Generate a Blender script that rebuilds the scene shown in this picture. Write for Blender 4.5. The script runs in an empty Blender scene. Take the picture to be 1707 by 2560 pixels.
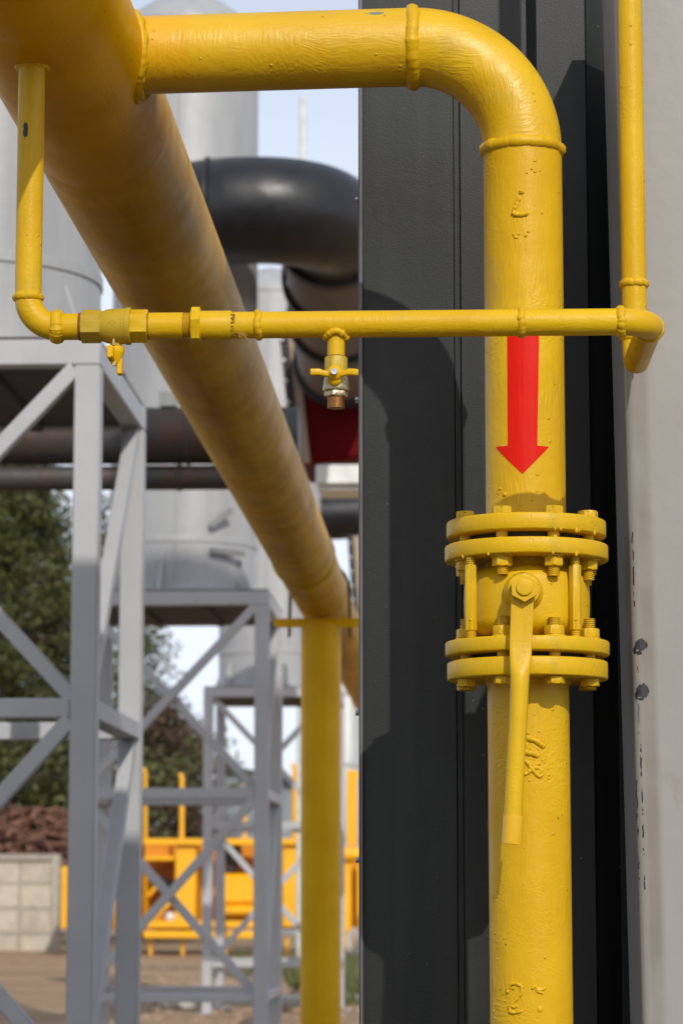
import bpy, math, random
import numpy as np
from mathutils import Vector, Matrix, noise as mnoise
R = math.radians
PI = math.pi
random.seed(7)
SC = bpy.context.scene
COL = SC.collection

# ------------------------------------------------------------------ camera
CAMH = 1.0
IW, IH, F = 1707.0, 2560.0, 6804.0
PITCH = math.atan((2235 - IH / 2) / F)
YAW = math.atan((1150 - IW / 2) / F * math.cos(PITCH))
cd = bpy.data.cameras.new("camera")
cam = bpy.data.objects.new("camera", cd)
COL.objects.link(cam)
cam.location = (0, 0, CAMH)
cam.rotation_euler = (PI / 2 + PITCH, 0, YAW)
cd.sensor_fit = 'VERTICAL'
cd.sensor_height = 36.0
cd.sensor_width = 24.0
cd.lens = F / IH * 36.0
cd.clip_start = 0.05
cd.clip_end = 1000.0
cd.dof.use_dof = True
cd.dof.focus_distance = 3.62
cd.dof.aperture_fstop = 10.5
SC.camera = cam

# ------------------------------------------------------------------ world, sun, exposure
SUN_TO = Vector((0.32, -1.0, 0.70)).normalized()          # towards the sun
w = bpy.data.worlds.new("World")
SC.world = w
w.use_nodes = True
wn, wl = w.node_tree.nodes, w.node_tree.links
bg = wn["Background"]
sky = wn.new("ShaderNodeTexSky")
sky.sky_type = 'NISHITA'
sky.sun_disc = False
sky.sun_elevation = math.asin(SUN_TO.z)
sky.sun_rotation = math.atan2(SUN_TO.x, SUN_TO.y)
sky.air_density = 1.0
sky.dust_density = 2.5
sky.ozone_density = 1.0
tcw = wn.new("ShaderNodeTexCoord")
mpw = wn.new("ShaderNodeMapping"); mpw.inputs['Scale'].default_value = (1.4, 1.4, 3.5)
cn = wn.new("ShaderNodeTexNoise"); cn.inputs['Scale'].default_value = 2.2; cn.inputs['Detail'].default_value = 6
cr = wn.new("ShaderNodeMapRange")
cr.inputs['From Min'].default_value = 0.30; cr.inputs['From Max'].default_value = 0.75
cr.inputs['To Min'].default_value = 0.20; cr.inputs['To Max'].default_value = 0.70
mx = wn.new("ShaderNodeMix"); mx.data_type = 'RGBA'
mx.inputs['B'].default_value = (10.2, 11.0, 12.6, 1)           # thin high cloud and bright milky air low down
wl.new(tcw.outputs['Generated'], mpw.inputs['Vector'])
wl.new(mpw.outputs['Vector'], cn.inputs['Vector'])
wl.new(cn.outputs['Fac'], cr.inputs['Value'])
sep = wn.new("ShaderNodeSeparateXYZ"); wl.new(tcw.outputs['Generated'], sep.inputs[0])
low_ = wn.new("ShaderNodeMapRange"); low_.interpolation_type = 'SMOOTHSTEP'
low_.inputs['From Min'].default_value = 0.62; low_.inputs['From Max'].default_value = 0.10
low_.inputs['To Min'].default_value = 0.0; low_.inputs['To Max'].default_value = 0.85
wl.new(sep.outputs['Z'], low_.inputs['Value'])
mxf = wn.new("ShaderNodeMath"); mxf.operation = 'MAXIMUM'
wl.new(cr.outputs['Result'], mxf.inputs[0]); wl.new(low_.outputs['Result'], mxf.inputs[1])
wl.new(mxf.outputs[0], mx.inputs['Factor'])
wl.new(sky.outputs['Color'], mx.inputs['A'])
wl.new(mx.outputs['Result'], bg.inputs['Color'])
bg.inputs['Strength'].default_value = 0.10

sd = bpy.data.lights.new("sun", 'SUN')
sd.energy = 3.0
sd.angle = R(0.5)
sd.color = (1.0, 0.95, 0.87)
so = bpy.data.objects.new("sun", sd)
COL.objects.link(so)
so.rotation_euler = SUN_TO.to_track_quat('Z', 'Y').to_euler()
so.location = (3, -6, 8)
SC.view_settings.view_transform = 'Standard'
SC.view_settings.look = 'None'
SC.view_settings.exposure = 0.0
SC.view_settings.gamma = 1.0
SC.render.engine = 'CYCLES'

# ------------------------------------------------------------------ measuring helpers
_f = Vector((-math.sin(YAW) * math.cos(PITCH), math.cos(YAW) * math.cos(PITCH), math.sin(PITCH)))
_r = Vector((math.cos(YAW), math.sin(YAW), 0))
_u = _r.cross(_f)
CAM = Vector((0, 0, CAMH))
def ray(px, py):
    return _f + _r * ((px - IW / 2) / F) - _u * ((py - IH / 2) / F)
def at(px, py, Y):
    """world point seen at photo pixel (px, py) at distance Y along the main pipe"""
    d = ray(px, py)
    return CAM + d * (Y / d.y)
def on_ground(px, py):
    d = ray(px, py)
    return CAM + d * (-CAMH / d.z)

# ------------------------------------------------------------------ mesh helpers
class MB:
    def __init__(s):
        s.v = []; s.f = []
    def add(s, vs, fs):
        n = len(s.v)
        s.v += [tuple(v) for v in vs]
        s.f += [tuple(i + n for i in f) for f in fs]
    def box(s, lo, hi, M=None):
        (x0, y0, z0), (x1, y1, z1) = lo, hi
        vs = [Vector(p) for p in ((x0,y0,z0),(x1,y0,z0),(x1,y1,z0),(x0,y1,z0),(x0,y0,z1),(x1,y0,z1),(x1,y1,z1),(x0,y1,z1))]
        if M: vs = [M @ v for v in vs]
        s.add(vs, [(3,2,1,0),(4,5,6,7),(0,1,5,4),(1,2,6,5),(2,3,7,6),(3,0,4,7)])
    def bbox(s, lo, hi, b=0.003, M=None):
        """box with chamfered edges"""
        lo = Vector(lo); hi = Vector(hi)
        c = (lo + hi) / 2; h = (hi - lo) / 2
        vs = []; idx = {}
        for sx in (-1, 1):
            for sy in (-1, 1):
                for sz in (-1, 1):
                    for a in range(3):
                        p = [sx * h.x, sy * h.y, sz * h.z]
                        sg = (sx, sy, sz)
                        for k in range(3):
                            if k != a: p[k] -= sg[k] * b
                        idx[(sx, sy, sz, a)] = len(vs)
                        q = Vector(p) + c
                        vs.append(M @ q if M else q)
        fs = []
        for a in range(3):
            o = [k for k in range(3) if k != a]
            for sg in (-1, 1):
                ring = []
                for (p, q) in ((-1,-1),(1,-1),(1,1),(-1,1)):
                    t = [0,0,0]; t[a] = sg; t[o[0]] = p; t[o[1]] = q
                    ring.append(idx[(*t, a)])
                fs.append(ring)
            for p in (-1, 1):
                for q in (-1, 1):
                    e = []
                    for sg in (-1, 1):
                        t = [0,0,0]; t[a] = sg; t[o[0]] = p; t[o[1]] = q
                        e.append((idx[(*t, o[0])], idx[(*t, o[1])]))
                    fs.append([e[0][0], e[1][0], e[1][1], e[0][1]])
        for sx in (-1, 1):
            for sy in (-1, 1):
                for sz in (-1, 1):
                    fs.append([idx[(sx, sy, sz, a)] for a in range(3)])
        s.add(vs, fs)
    def bar(s, p, q, w_, h_, up=(0, 0, 1)):
        p = Vector(p); q = Vector(q); d = (q - p); L = d.length; d.normalize()
        up = Vector(up)
        if abs(d.dot(up)) > .99: up = Vector((0, 1, 0))
        sx = d.cross(up).normalized(); sy = sx.cross(d).normalized()
        M = Matrix((sx, d, sy)).transposed().to_4x4(); M.translation = p
        s.bbox((-w_/2, 0, -h_/2), (w_/2, L, h_/2), min(w_, h_) * .08, M)
    def rings(s, rs, closed=False, caps=True):
        n = len(rs[0]); vs = [p for r in rs for p in r]; fs = []
        m = len(rs)
        for i in range(m if closed else m - 1):
            a = i * n; b = ((i + 1) % m) * n
            for k in range(n):
                k2 = (k + 1) % n
                fs.append((a + k, a + k2, b + k2, b + k))
        if caps and not closed:
            fs.append(tuple(range(n - 1, -1, -1)))
            fs.append(tuple((m - 1) * n + k for k in range(n)))
        s.add(vs, fs)
    def tube(s, path, rad, seg=32, closed=False, caps=True):
        path = [Vector(p) for p in path]; m = len(path)
        if not hasattr(rad, '__len__'): rad = [rad] * m
        tang = []
        for i in range(m):
            a = path[(i - 1) % m] if (closed or i > 0) else path[i]
            b = path[(i + 1) % m] if (closed or i < m - 1) else path[i]
            tang.append((b - a).normalized())
        t0 = tang[0]
        ref = Vector((0, 0, 1)) if abs(t0.z) < .9 else Vector((0, 1, 0))
        nrm = (ref - t0 * ref.dot(t0)).normalized()
        rs = []
        for i in range(m):
            nrm = (nrm - tang[i] * nrm.dot(tang[i])).normalized()
            bn = tang[i].cross(nrm)
            rs.append([path[i] + (nrm * math.cos(2*PI*k/seg) + bn * math.sin(2*PI*k/seg)) * rad[i] for k in range(seg)])
        s.rings(rs, closed, caps)
    def lathe(s, o, d, prof, seg=48, caps=True):
        """prof: (distance along d, radius)"""
        o = Vector(o); d = Vector(d).normalized()
        ref = Vector((0, 0, 1)) if abs(d.z) < .9 else Vector((0, -1, 0))
        a = (ref - d * ref.dot(d)).normalized(); b = d.cross(a)
        rs = [[o + d * t + (a * math.cos(2*PI*k/seg) + b * math.sin(2*PI*k/seg)) * max(r, 1e-5) for k in range(seg)] for t, r in prof]
        s.rings(rs, False, caps)
    def hexa(s, o, d, af, h, rot=0.0, ch=.12):
        """hexagon prism with turned (chamfered) ends"""
        o = Vector(o); d = Vector(d).normalized()
        ref = Vector((0, 0, 1)) if abs(d.z) < .9 else Vector((0, -1, 0))
        a = (ref - d * ref.dot(d)).normalized(); b = d.cross(a)
        rc = af / math.sqrt(3); seg = 48; c = ch * af
        def rad(th, lim):
            x = (th + PI/6) % (PI/3) - PI/6
            return min(af / 2 / math.cos(x), lim)
        rs = []
        for t, lim in ((0, af*.47), (0, af/2*.985), (c*.35, rc*.999), (h - c*.35, rc*.999), (h, af/2*.985), (h, af*.47)):
            rs.append([o + d * t + (a * math.cos(2*PI*k/seg) + b * math.sin(2*PI*k/seg)) * rad(2*PI*k/seg + rot, lim) for k in range(seg)])
        s.rings(rs, False, True)
    def thread(s, o, d, r, L, pitch=.0026, seg=24):
        prof = []; t = 0
        while t < L:
            prof += [(t, r * .82), (t + pitch * .28, r * .82), (t + pitch * .5, r), (t + pitch * .78, r)]
            t += pitch
        prof += [(L, r * .86)]
        s.lathe(o, d, prof, seg)
    def ball(s, c, r, seg=16, sc=(1, 1, 1)):
        prof = [(-math.cos(PI*i/seg), math.sin(PI*i/seg)) for i in range(seg + 1)]
        n = len(s.v)
        s.lathe((0, 0, 0), (0, 0, 1), prof, seg * 2, False)
        for i in range(n, len(s.v)):
            v = s.v[i]; s.v[i] = (c[0] + v[0]*r*sc[0], c[1] + v[1]*r*sc[1], c[2] + v[2]*r*sc[2])

def obj(name, mb, mat_, parent=None, sharp=38, smooth=True):
    """link the collected shape as ONE mesh object, origin at its own middle"""
    vs = mb.v
    lo = [min(v[k] for v in vs) for k in range(3)]; hi = [max(v[k] for v in vs) for k in range(3)]
    c = Vector([(lo[k] + hi[k]) / 2 for k in range(3)])
    me = bpy.data.meshes.new(name)
    me.from_pydata([tuple(Vector(v) - c) for v in vs], [], mb.f)
    me.validate(); me.update()
    if smooth:
        me.polygons.foreach_set('use_smooth', [True] * len(me.polygons))
        me.set_sharp_from_angle(angle=R(sharp))
    if mat_: me.materials.append(mat_)
    o = bpy.data.objects.new(name, me)
    COL.objects.link(o)
    if parent is not None:
        o.parent = parent
        pw = Vector(parent['_w']) if '_w' in parent else Vector()
        o.location = c - pw
        o['_w'] = tuple(c)
    else:
        o.location = c
        o['_w'] = tuple(c)
    return o
def tag(o, label=None, cat=None, group=None, kind=None):
    if label: o['label'] = label
    if cat: o['category'] = cat
    if group: o['group'] = group
    if kind: o['kind'] = kind
    return o
def thing(name, loc, label, cat, group=None):
    o = bpy.data.objects.new(name, None); COL.objects.link(o)
    o.empty_display_size = .1
    o.location = loc; o['_w'] = tuple(loc)
    return tag(o, label, cat, group)
def dup(root, shift, label, cat=None, group=None):
    r_ = root.copy(); COL.objects.link(r_); r_.location = root.location + Vector(shift)
    tag(r_, label, cat, group)
    for ch in [c for c in bpy.data.objects if c.parent == root]:
        c_ = ch.copy(); COL.objects.link(c_); c_.parent = r_
        for g in [x for x in bpy.data.objects if x.parent == ch]:
            g_ = g.copy(); COL.objects.link(g_); g_.parent = c_
    return r_
def nz(x, y, z=0.0, s=1.0):
    return mnoise.noise(Vector((x * s, y * s, z * s)))

# ------------------------------------------------------------------ materials
class NT:
    def __init__(s, name):
        s.m = bpy.data.materials.new(name); s.m.use_nodes = True
        s.t = s.m.node_tree; s.b = s.t.nodes["Principled BSDF"]
        s.tc = s.t.nodes.new("ShaderNodeTexCoord")
    def new(s, ty, **kw):
        n = s.t.nodes.new(ty)
        for k, v in kw.items():
            if k.startswith('p_'): setattr(n, k[2:], v)
            else: s.set(n.inputs[k.replace('_', ' ')], v)
        return n
    def set(s, inp, v):
        if hasattr(v, 'links') or isinstance(v, bpy.types.NodeSocket): s.t.links.new(v, inp)
        else: inp.default_value = v
    def co(s, scale=(1, 1, 1), loc=(0, 0, 0), rot=(0, 0, 0)):
        n = s.new("ShaderNodeMapping", Scale=scale, Location=loc, Rotation=rot)
        s.t.links.new(s.tc.outputs['Object'], n.inputs['Vector'])
        return n.outputs['Vector']
    def noise(s, scale, detail=3, co=None, rough=.55, dist=0.0):
        n = s.new("ShaderNodeTexNoise", Scale=scale, Detail=detail, Roughness=rough, Distortion=dist)
        s.t.links.new(co if co is not None else s.tc.outputs['Object'], n.inputs['Vector'])
        return n.outputs['Fac']
    def voro(s, scale, co=None, out='Distance'):
        n = s.new("ShaderNodeTexVoronoi", Scale=scale)
        s.t.links.new(co if co is not None else s.tc.outputs['Object'], n.inputs['Vector'])
        return n.outputs[out]
    def rng(s, v, a, b, c=0.0, d=1.0, smooth=False):
        n = s.new("ShaderNodeMapRange")
        if smooth: n.interpolation_type = 'SMOOTHSTEP'
        s.set(n.inputs['Value'], v)
        for k, q in (('From Min', a), ('From Max', b), ('To Min', c), ('To Max', d)): n.inputs[k].default_value = q
        return n.outputs['Result']
    def math(s, op, a, b=0.0, c=None):
        n = s.new("ShaderNodeMath", p_operation=op)
        s.set(n.inputs[0], a); s.set(n.inputs[1], b)
        if c is not None: s.set(n.inputs[2], c)
        return n.outputs[0]
    def mix(s, f, a, b):
        n = s.new("ShaderNodeMix", p_data_type='RGBA')
        s.set(n.inputs['Factor'], f)
        for k, v in (('A', a), ('B', b)):
            s.set(n.inputs[k], (*v, 1) if isinstance(v, tuple) and len(v) == 3 else v)
        return n.outputs['Result']
    def xyz(s, co=None):
        n = s.new("ShaderNodeSeparateXYZ")
        s.t.links.new(co if co is not None else s.tc.outputs['Object'], n.inputs[0])
        return n.outputs
    def bump(s, h, dist, prev=None, strength=1.0):
        n = s.new("ShaderNodeBump", Strength=strength, Distance=dist)
        s.set(n.inputs['Height'], h)
        if prev is not None: s.t.links.new(prev, n.inputs['Normal'])
        return n.outputs['Normal']
    def fin(s, color=None, rough=None, normal=None, metal=None, coat=None, spec=None):
        if color is not None: s.set(s.b.inputs['Base Color'], (*color, 1) if isinstance(color, tuple) and len(color) == 3 else color)
        if rough is not None: s.set(s.b.inputs['Roughness'], rough)
        if normal is not None: s.set(s.b.inputs['Normal'], normal)
        if metal is not None: s.set(s.b.inputs['Metallic'], metal)
        if coat is not None: s.b.inputs['Coat Weight'].default_value = coat; s.b.inputs['Coat Roughness'].default_value = .2
        if spec is not None: s.b.inputs['Specular IOR Level'].default_value = spec
        return s.m

def yellow(name, axis='Z', c1=(0.610, 0.373, 0.006), c2=(0.536, 0.305, 0.003), green=.5, streak=1.0, dust=0.0, touch=None, chip=None, seed=0.0, spec=.24, gth=.565, rust=0.0, ior=1.5):
    """hand brushed gloss yellow gas paint; axis = direction of the brush strokes"""
    n = NT(name)
    al, ac = 22, 230
    sc = {'X': (al, ac, ac), 'Y': (ac, al, ac), 'Z': (ac, ac, al)}[axis]
    sc2 = {'X': (7, 60, 60), 'Y': (26, 2.2, 26), 'Z': (60, 60, 7)}[axis]
    off = (seed, seed * 1.7, seed * .6)
    wob = n.noise(9, 2, n.co(loc=off))
    v = n.new("ShaderNodeVectorMath", p_operation='MULTIPLY_ADD')
    n.t.links.new(n.noise_color(7, off) if False else n.tc.outputs['Object'], v.inputs[0])
    v.inputs[1].default_value = (1, 1, 1); v.inputs[2].default_value = off
    wv = n.new("ShaderNodeTexNoise", Scale=11.0, Detail=1.0)
    n.t.links.new(v.outputs[0], wv.inputs['Vector'])
    w2 = n.new("ShaderNodeVectorMath", p_operation='MULTIPLY_ADD')
    n.t.links.new(wv.outputs['Color'], w2.inputs[0]); w2.inputs[1].default_value = (.035, .035, .035)
    n.t.links.new(v.outputs[0], w2.inputs[2])
    m1 = n.new("ShaderNodeMapping", Scale=sc); n.t.links.new(w2.outputs[0], m1.inputs['Vector'])
    brush = n.noise(1.0, 2, m1.outputs['Vector'], .5)
    m2 = n.new("ShaderNodeMapping", Scale=(sc[1], sc[2], sc[0])); n.t.links.new(w2.outputs[0], m2.inputs['Vector'])
    cross = n.noise(1.0, 2, m2.outputs['Vector'], .5) if axis != 'Y' else brush
    zone = n.rng(n.noise(13, 2, n.co(loc=off)), .47, .58)
    strokes = n.math('MULTIPLY_ADD', n.math('SUBTRACT', cross, brush), zone, brush)
    amp = n.rng(n.noise(8, 2, n.co(loc=(off[0] + 3, 1, 2))), .38, .66, .25, 1.0)
    strokes = n.math('MULTIPLY', strokes, amp)
    orange = n.noise(330, 2)
    vd = n.new("ShaderNodeTexVoronoi", Scale=62.0); n.t.links.new(v.outputs[0], vd.inputs['Vector'])
    pick = n.math('GREATER_THAN', n.xyz(vd.outputs['Color'])[0], .86)
    pim = n.math('MULTIPLY', n.rng(vd.outputs['Distance'], .06, .17, 1, 0, True), pick)
    lump = n.noise(24, 3, n.co(loc=off))
    nm = n.bump(lump, .0016 * streak)
    nm = n.bump(strokes, .0016 * streak, nm)
    nm = n.bump(orange, .00022, nm)
    nm = n.bump(pim, .0012, nm)
    big = n.rng(n.noise(5.5, 4, n.co(loc=off)), .36, .66)
    col = n.mix(big, c2, c1)
    tone = n.rng(n.noise(1.0, 3, n.co(sc2, off)), .3, .7)
    col = n.mix(n.math('MULTIPLY', tone, .28), col, (c1[0] * 1.06, c1[1] * 1.12, c1[2] + .004))
    gm = n.math('MULTIPLY', n.rng(n.noise(9, 5, n.co(loc=(off[0] + 5, off[1], 3)), .7), gth, gth + .14), n.rng(strokes, .2, .55, .4, 1))
    col = n.mix(n.math('MULTIPLY', gm, green * .7), col, (.255, .235, .055))
    if rust:
        ru = n.rng(n.noise(38, 4, n.co(loc=off), .7), .665, .70)
        col = n.mix(n.math('MULTIPLY', ru, rust), col, (.20, .075, .015))
    if dust:
        du = n.rng(n.noise(1.0, 4, n.co({'X': (2, 9, 9), 'Y': (14, .9, 14), 'Z': (9, 9, 2)}[axis], off), .65), .35, .72)
        col = n.mix(n.math('MULTIPLY', du, dust), col, (.30, .135, .012))
    sp = n.new("ShaderNodeTexVoronoi", Scale=34.0); n.t.links.new(v.outputs[0], sp.inputs['Vector'])
    spm = n.math('MULTIPLY', n.math('LESS_THAN', sp.outputs['Distance'], .055), n.math('GREATER_THAN', n.xyz(sp.outputs['Color'])[1], .72))
    col = n.mix(n.math('MULTIPLY', spm, .75), col, (.10, .055, .01))
    rough = n.rng(n.noise(16, 3), .3, .7, .33, .50)
    if touch:                                        # fresh touch-up coat on one end, ragged brush edge
        k, lim, sgn, tcol = touch
        x = n.xyz()['XYZ'.index(k)]
        e = n.math('ADD', n.math('MULTIPLY', x, sgn), n.math('MULTIPLY', n.noise(26, 3), .05))
        tm = n.rng(e, lim * sgn, lim * sgn + .004)
        col = n.mix(tm, col, tcol)
        rough = n.math('MULTIPLY_ADD', tm, -.05, rough)
    if chip:
        for (p, r_, ccol, sx) in chip:
            d = n.new("ShaderNodeVectorMath", p_operation='SUBTRACT')
            n.t.links.new(n.tc.outputs['Object'], d.inputs[0]); d.inputs[1].default_value = p
            s_ = n.new("ShaderNodeVectorMath", p_operation='MULTIPLY'); n.t.links.new(d.outputs[0], s_.inputs[0]); s_.inputs[1].default_value = sx
            l_ = n.new("ShaderNodeVectorMath", p_operation='LENGTH'); n.t.links.new(s_.outputs[0], l_.inputs[0])
            e = n.math('ADD', l_.outputs['Value'], n.math('MULTIPLY', n.math('SUBTRACT', n.noise(170, 3), .5), r_ * 1.5))
            col = n.mix(n.rng(e, r_, r_ * .9), col, ccol)
    n.b.inputs['IOR'].default_value = ior
    return n.fin(col, rough, nm, spec=spec)

YZ = yellow('yellow_paint_upright', 'Z')
YX = yellow('yellow_paint_level', 'X', seed=2.0)
YF = yellow('yellow_paint_fittings', 'X', c1=(0.604, 0.371, 0.005), c2=(0.525, 0.311, 0.004), streak=.5, green=.8, seed=4.0, gth=.54, rust=.75)
YW = yellow('yellow_paint_weld', 'X', streak=.8, green=.25, seed=5.0)

def plain(name, c, rough=.5, metal=0, bump=None, vary=.15, vs=8, spec=None):
    n = NT(name)
    f = n.rng(n.noise(vs, 4), .3, .7)
    col = n.mix(f, tuple(x * (1 - vary) for x in c), tuple(min(1, x * (1 + vary)) for x in c))
    nm = n.bump(n.noise(bump[0], 3), bump[1]) if bump else None
    return n.fin(col, rough, nm, metal, spec=spec)

# ------------------------------------------------------------------ ground
def ground_mat():
    n = NT('dry_soil')
    a = n.rng(n.noise(.5, 6, rough=.65), .35, .65)
    b = n.rng(n.noise(3.5, 6, rough=.7), .35, .7)
    col = n.mix(a, (.39, .255, .145), (.53, .385, .245))
    col = n.mix(n.math('MULTIPLY', b, .6), col, (.29, .185, .105))
    g = n.rng(n.noise(.22, 5), .60, .72)
    col = n.mix(n.math('MULTIPLY', g, .6), col, (.11, .11, .045))
    nm = n.bump(n.noise(2.5, 7, rough=.7), .25)
    return n.fin(col, .95, nm, spec=.2)
g = MB()
N_ = 60
xs = [-260 + 520 * i / N_ for i in range(N_ + 1)]
ys = [-40] + [2 + 1.6 * i for i in range(40)] + [70 + i * 25 for i in range(14)]
vs = [(x, y, (.05 * nz(x, y, 0, .35) if 12 < y < 60 else 0)) for y in ys for x in xs]
fs = [(j*(N_+1)+i, j*(N_+1)+i+1, (j+1)*(N_+1)+i+1, (j+1)*(N_+1)+i) for j in range(len(ys)-1) for i in range(N_)]
g.add(vs, fs)
tag(obj('ground', g, ground_mat()), kind='structure')

gp = MB(); gp.add([(-14, -30, .004), (12, -30, .004), (12, 13.5, .004), (-14, 13.5, .004)], [(0, 1, 2, 3)])  # unseen pad added to tune light bounced up onto the pipes
def bounce_pad_mat():
    n = NT('bounce_pad_tan')
    col = n.mix(n.rng(n.noise(40, 4), .3, .7), (.10, .078, .052), (.19, .15, .105))
    return n.fin(col, .95, n.bump(n.voro(45), .02), spec=.2)
tag(obj('bounce_pad', gp, bounce_pad_mat()), kind='structure')

# ------------------------------------------------------------------ charcoal clad building on the right
WY = 4.09
wall_dark = None
def clad_mat():
    n = NT('charcoal_cladding')
    col = n.mix(n.rng(n.noise(3, 4), .3, .7), (.0095, .0114, .0100), (.0135, .0160, .0140))
    st = n.rng(n.noise(1.0, 5, n.co((26, 26, 1.1)), .65), .48, .70)
    col = n.mix(n.math('MULTIPLY', st, .55), col, (.024, .026, .022))
    sf = n.rng(n.noise(1.0, 4, n.co((9, 9, 70), rot=(0, .35, 0)), .7), .66, .72)
    col = n.mix(n.math('MULTIPLY', sf, .35), col, (.035, .036, .033))
    for sc_, lim, pk, cc in ((70, .06, .90, (.36, .29, .10)), (120, .06, .86, (.20, .18, .12)), (45, .05, .93, (.10, .04, .02))):
        v = n.new("ShaderNodeTexVoronoi", Scale=float(sc_)); n.t.links.new(n.tc.outputs['Object'], v.inputs['Vector'])
        m = n.math('MULTIPLY', n.math('LESS_THAN', v.outputs['Distance'], lim), n.math('GREATER_THAN', n.xyz(v.outputs['Color'])[0], pk))
        col = n.mix(n.math('MULTIPLY', m, .8), col, cc)
    z = n.noise(1.0, 2, n.co((260, 260, 520)))
    nm = n.bump(z, .00017)
    return n.fin(col, n.rng(n.noise(40, 2), .3, .7, .38, .43), nm, spec=.34)
CLAD = clad_mat()
XL = at(910, 1400, WY).x
bld = thing('clad_building', (1.0, WY + 1, 0), 'charcoal metal clad building wall behind the upright yellow pipe', 'building')
def wx(px): return at(px, 300, WY).x
prof = [(XL, .0), (wx(1131), .0), (wx(1134), .006), (wx(1146), .006), (wx(1150), -.001), (wx(1316), .001), (wx(1341), -.024), (wx(1461), -.024), (wx(1466), -.018), (wx(1524), .001)]
per = wx(1524) - wx(1150)
k = 1
while prof[-1][0] < 1.15:
    x0 = prof[-1][0]
    prof += [(x0 + .10, .001), (x0 + .116, -.024), (x0 + .19, -.024), (x0 + .193, -.018), (x0 + .23, .001)]
HB = 4.68
m = MB()
zs = [0.0, HB]
vs = []
for z in zs:
    vs += [(x, WY + d, z) for x, d in prof]
npf = len(prof)
m.add(vs, [(i, i + 1, npf + i + 1, npf + i) for i in range(npf - 1)])
obj('front_cladding', m, CLAD, bld, smooth=False)
xe = prof[-1][0]
m = MB()
m.box((XL, WY + .003, 0), (XL + .002, WY + .5, HB))
m.box((XL + .004, WY + .5, 0), (xe, WY + .53, HB))
obj('side_cladding', m, CLAD, bld, smooth=False)
m = MB(); m.bbox((XL - .008, WY - .009, -.0), (XL - .0005, WY + .045, HB - .01), .0025)
obj('corner_trim', m, plain('trim_grey', (.13, .13, .135), .35, .3), bld)
m = MB(); m.box((XL - .02, WY - .04, HB), (xe, WY + .56, HB + .06))
obj('roof_cap', m, CLAD, bld, smooth=False)
m = MB(); m.box((xe + .005, WY + .01, 0), (3.2, WY + .53, 10.95))  # unseen block added to throw shade on the towers and post
obj('shade_block', m, CLAD, bld, smooth=False)
SCREW = plain('zinc_screw', (.5, .5, .5), .35, .9)
for py in (1000, 1782, 2150, 500):
    p = at(906, py, WY + .02)
    m = MB(); m.hexa((XL - .008, WY + .02, p.z), (-1, 0, 0), .0085, .006)
    obj('screw', m, SCREW, bld)

# ------------------------------------------------------------------ light grey steel cabinet at the right edge
CY = 3.67
c2 = at(1636, 2560, CY); ct = at(1563, 0, CY)
lean = math.atan2((c2.x - ct.x), (ct.z - c2.z))
def cab_mat():
    n = NT('light_grey_enamel')
    X = n.xyz()
    col = n.mix(n.rng(n.noise(5, 4), .3, .7), (.25, .243, .225), (.275, .267, .249))
    rub = n.math('MULTIPLY', n.rng(n.noise(1.0, 4, n.co((16, 16, 9), rot=(0, .5, 0)), .7), .60, .75), .5)
    col = n.mix(rub, col, (.22, .165, .13))
    # grime band running down just round the corner
    band = n.math('MULTIPLY', n.rng(n.math('ABSOLUTE', n.math('SUBTRACT', X[0], cabx0 + .020)), .004, .016, 1, 0, True), n.rng(n.noise(9, 3), .3, .6, .4, 1))
    col = n.mix(n.math('MULTIPLY', band, .55), col, (.12, .09, .065))
    chips = None
    for (cx, cz, rx, rz) in chips_l:
        d = n.math('POWER', n.math('DIVIDE', n.math('SUBTRACT', X[0], cx), rx), 2.0)
        e = n.math('POWER', n.math('DIVIDE', n.math('SUBTRACT', X[2], cz), rz), 2.0)
        q = n.math('ADD', n.math('ADD', d, e), n.math('MULTIPLY', n.math('SUBTRACT', n.noise(330, 5, rough=.8), .5), 4.2))
        q = n.math('MULTIPLY', n.rng(q, 1.0, .85), n.math('LESS_THAN', X[1], .016))
        chips = q if chips is None else n.math('MAXIMUM', chips, q)
    for (cx, z0, z1, w_) in cracks_l:
        d = n.math('ABSOLUTE', n.math('ADD', n.math('SUBTRACT', X[0], cx), n.math('MULTIPLY', n.math('SUBTRACT', n.noise(60, 3), .5), .004)))
        q = n.math('MULTIPLY', n.math('LESS_THAN', d, w_), n.math('MULTIPLY', n.math('GREATER_THAN', X[2], z0), n.math('LESS_THAN', X[2], z1)))
        q = n.math('MULTIPLY', n.math('MULTIPLY', q, n.math('LESS_THAN', X[1], .014)), n.rng(n.noise(75, 3), .47, .53))
        chips = n.math('MAXIMUM', chips, q)
    col = n.mix(chips, col, (.022, .022, .027))
    nm = n.bump(n.noise(30, 3), .0006)
    nm = n.bump(n.math('SUBTRACT', 1.0, chips), .0012, nm)
    return n.fin(col, .42, nm)
# build upright in its own frame, then lean
CW, CDp, CHt = 1.3, .27, 2.36
m = MB()
rr = .0125; pts = []
for i in range(9):
    a = PI + PI / 2 * i / 8
    pts.append((rr + rr * math.cos(a), rr + rr * math.sin(a)))
pts = [(0, CDp)] + pts + [(CW, 0), (CW, CDp)]
z0 = -.02
rs = [[Vector((x, y, z)) for x, y in pts] for z in (z0, CHt)]
m.rings(rs)
piv = Vector((at(1585, 1000, CY).x - .0125, CY, at(1585, 1000, CY).z))
Mx = Matrix.Translation(piv) @ Matrix.Rotation(-lean, 4, 'Y') @ Matrix.Translation(Vector((0, 0, -piv.z)))
cabx0 = 0.0
cab = thing('steel_cabinet', (piv.x + .6, CY + .1, 0), 'light grey steel cabinet with chipped paint along its rounded corner', 'cabinet')
cabo = bpy.data.objects.new('body', None)
me = bpy.data.meshes.new('body')
me.from_pydata([tuple(v) for v in m.v], [], m.f); me.update()
me.polygons.foreach_set('use_smooth', [True] * len(me.polygons)); me.set_sharp_from_angle(angle=R(38))
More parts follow.
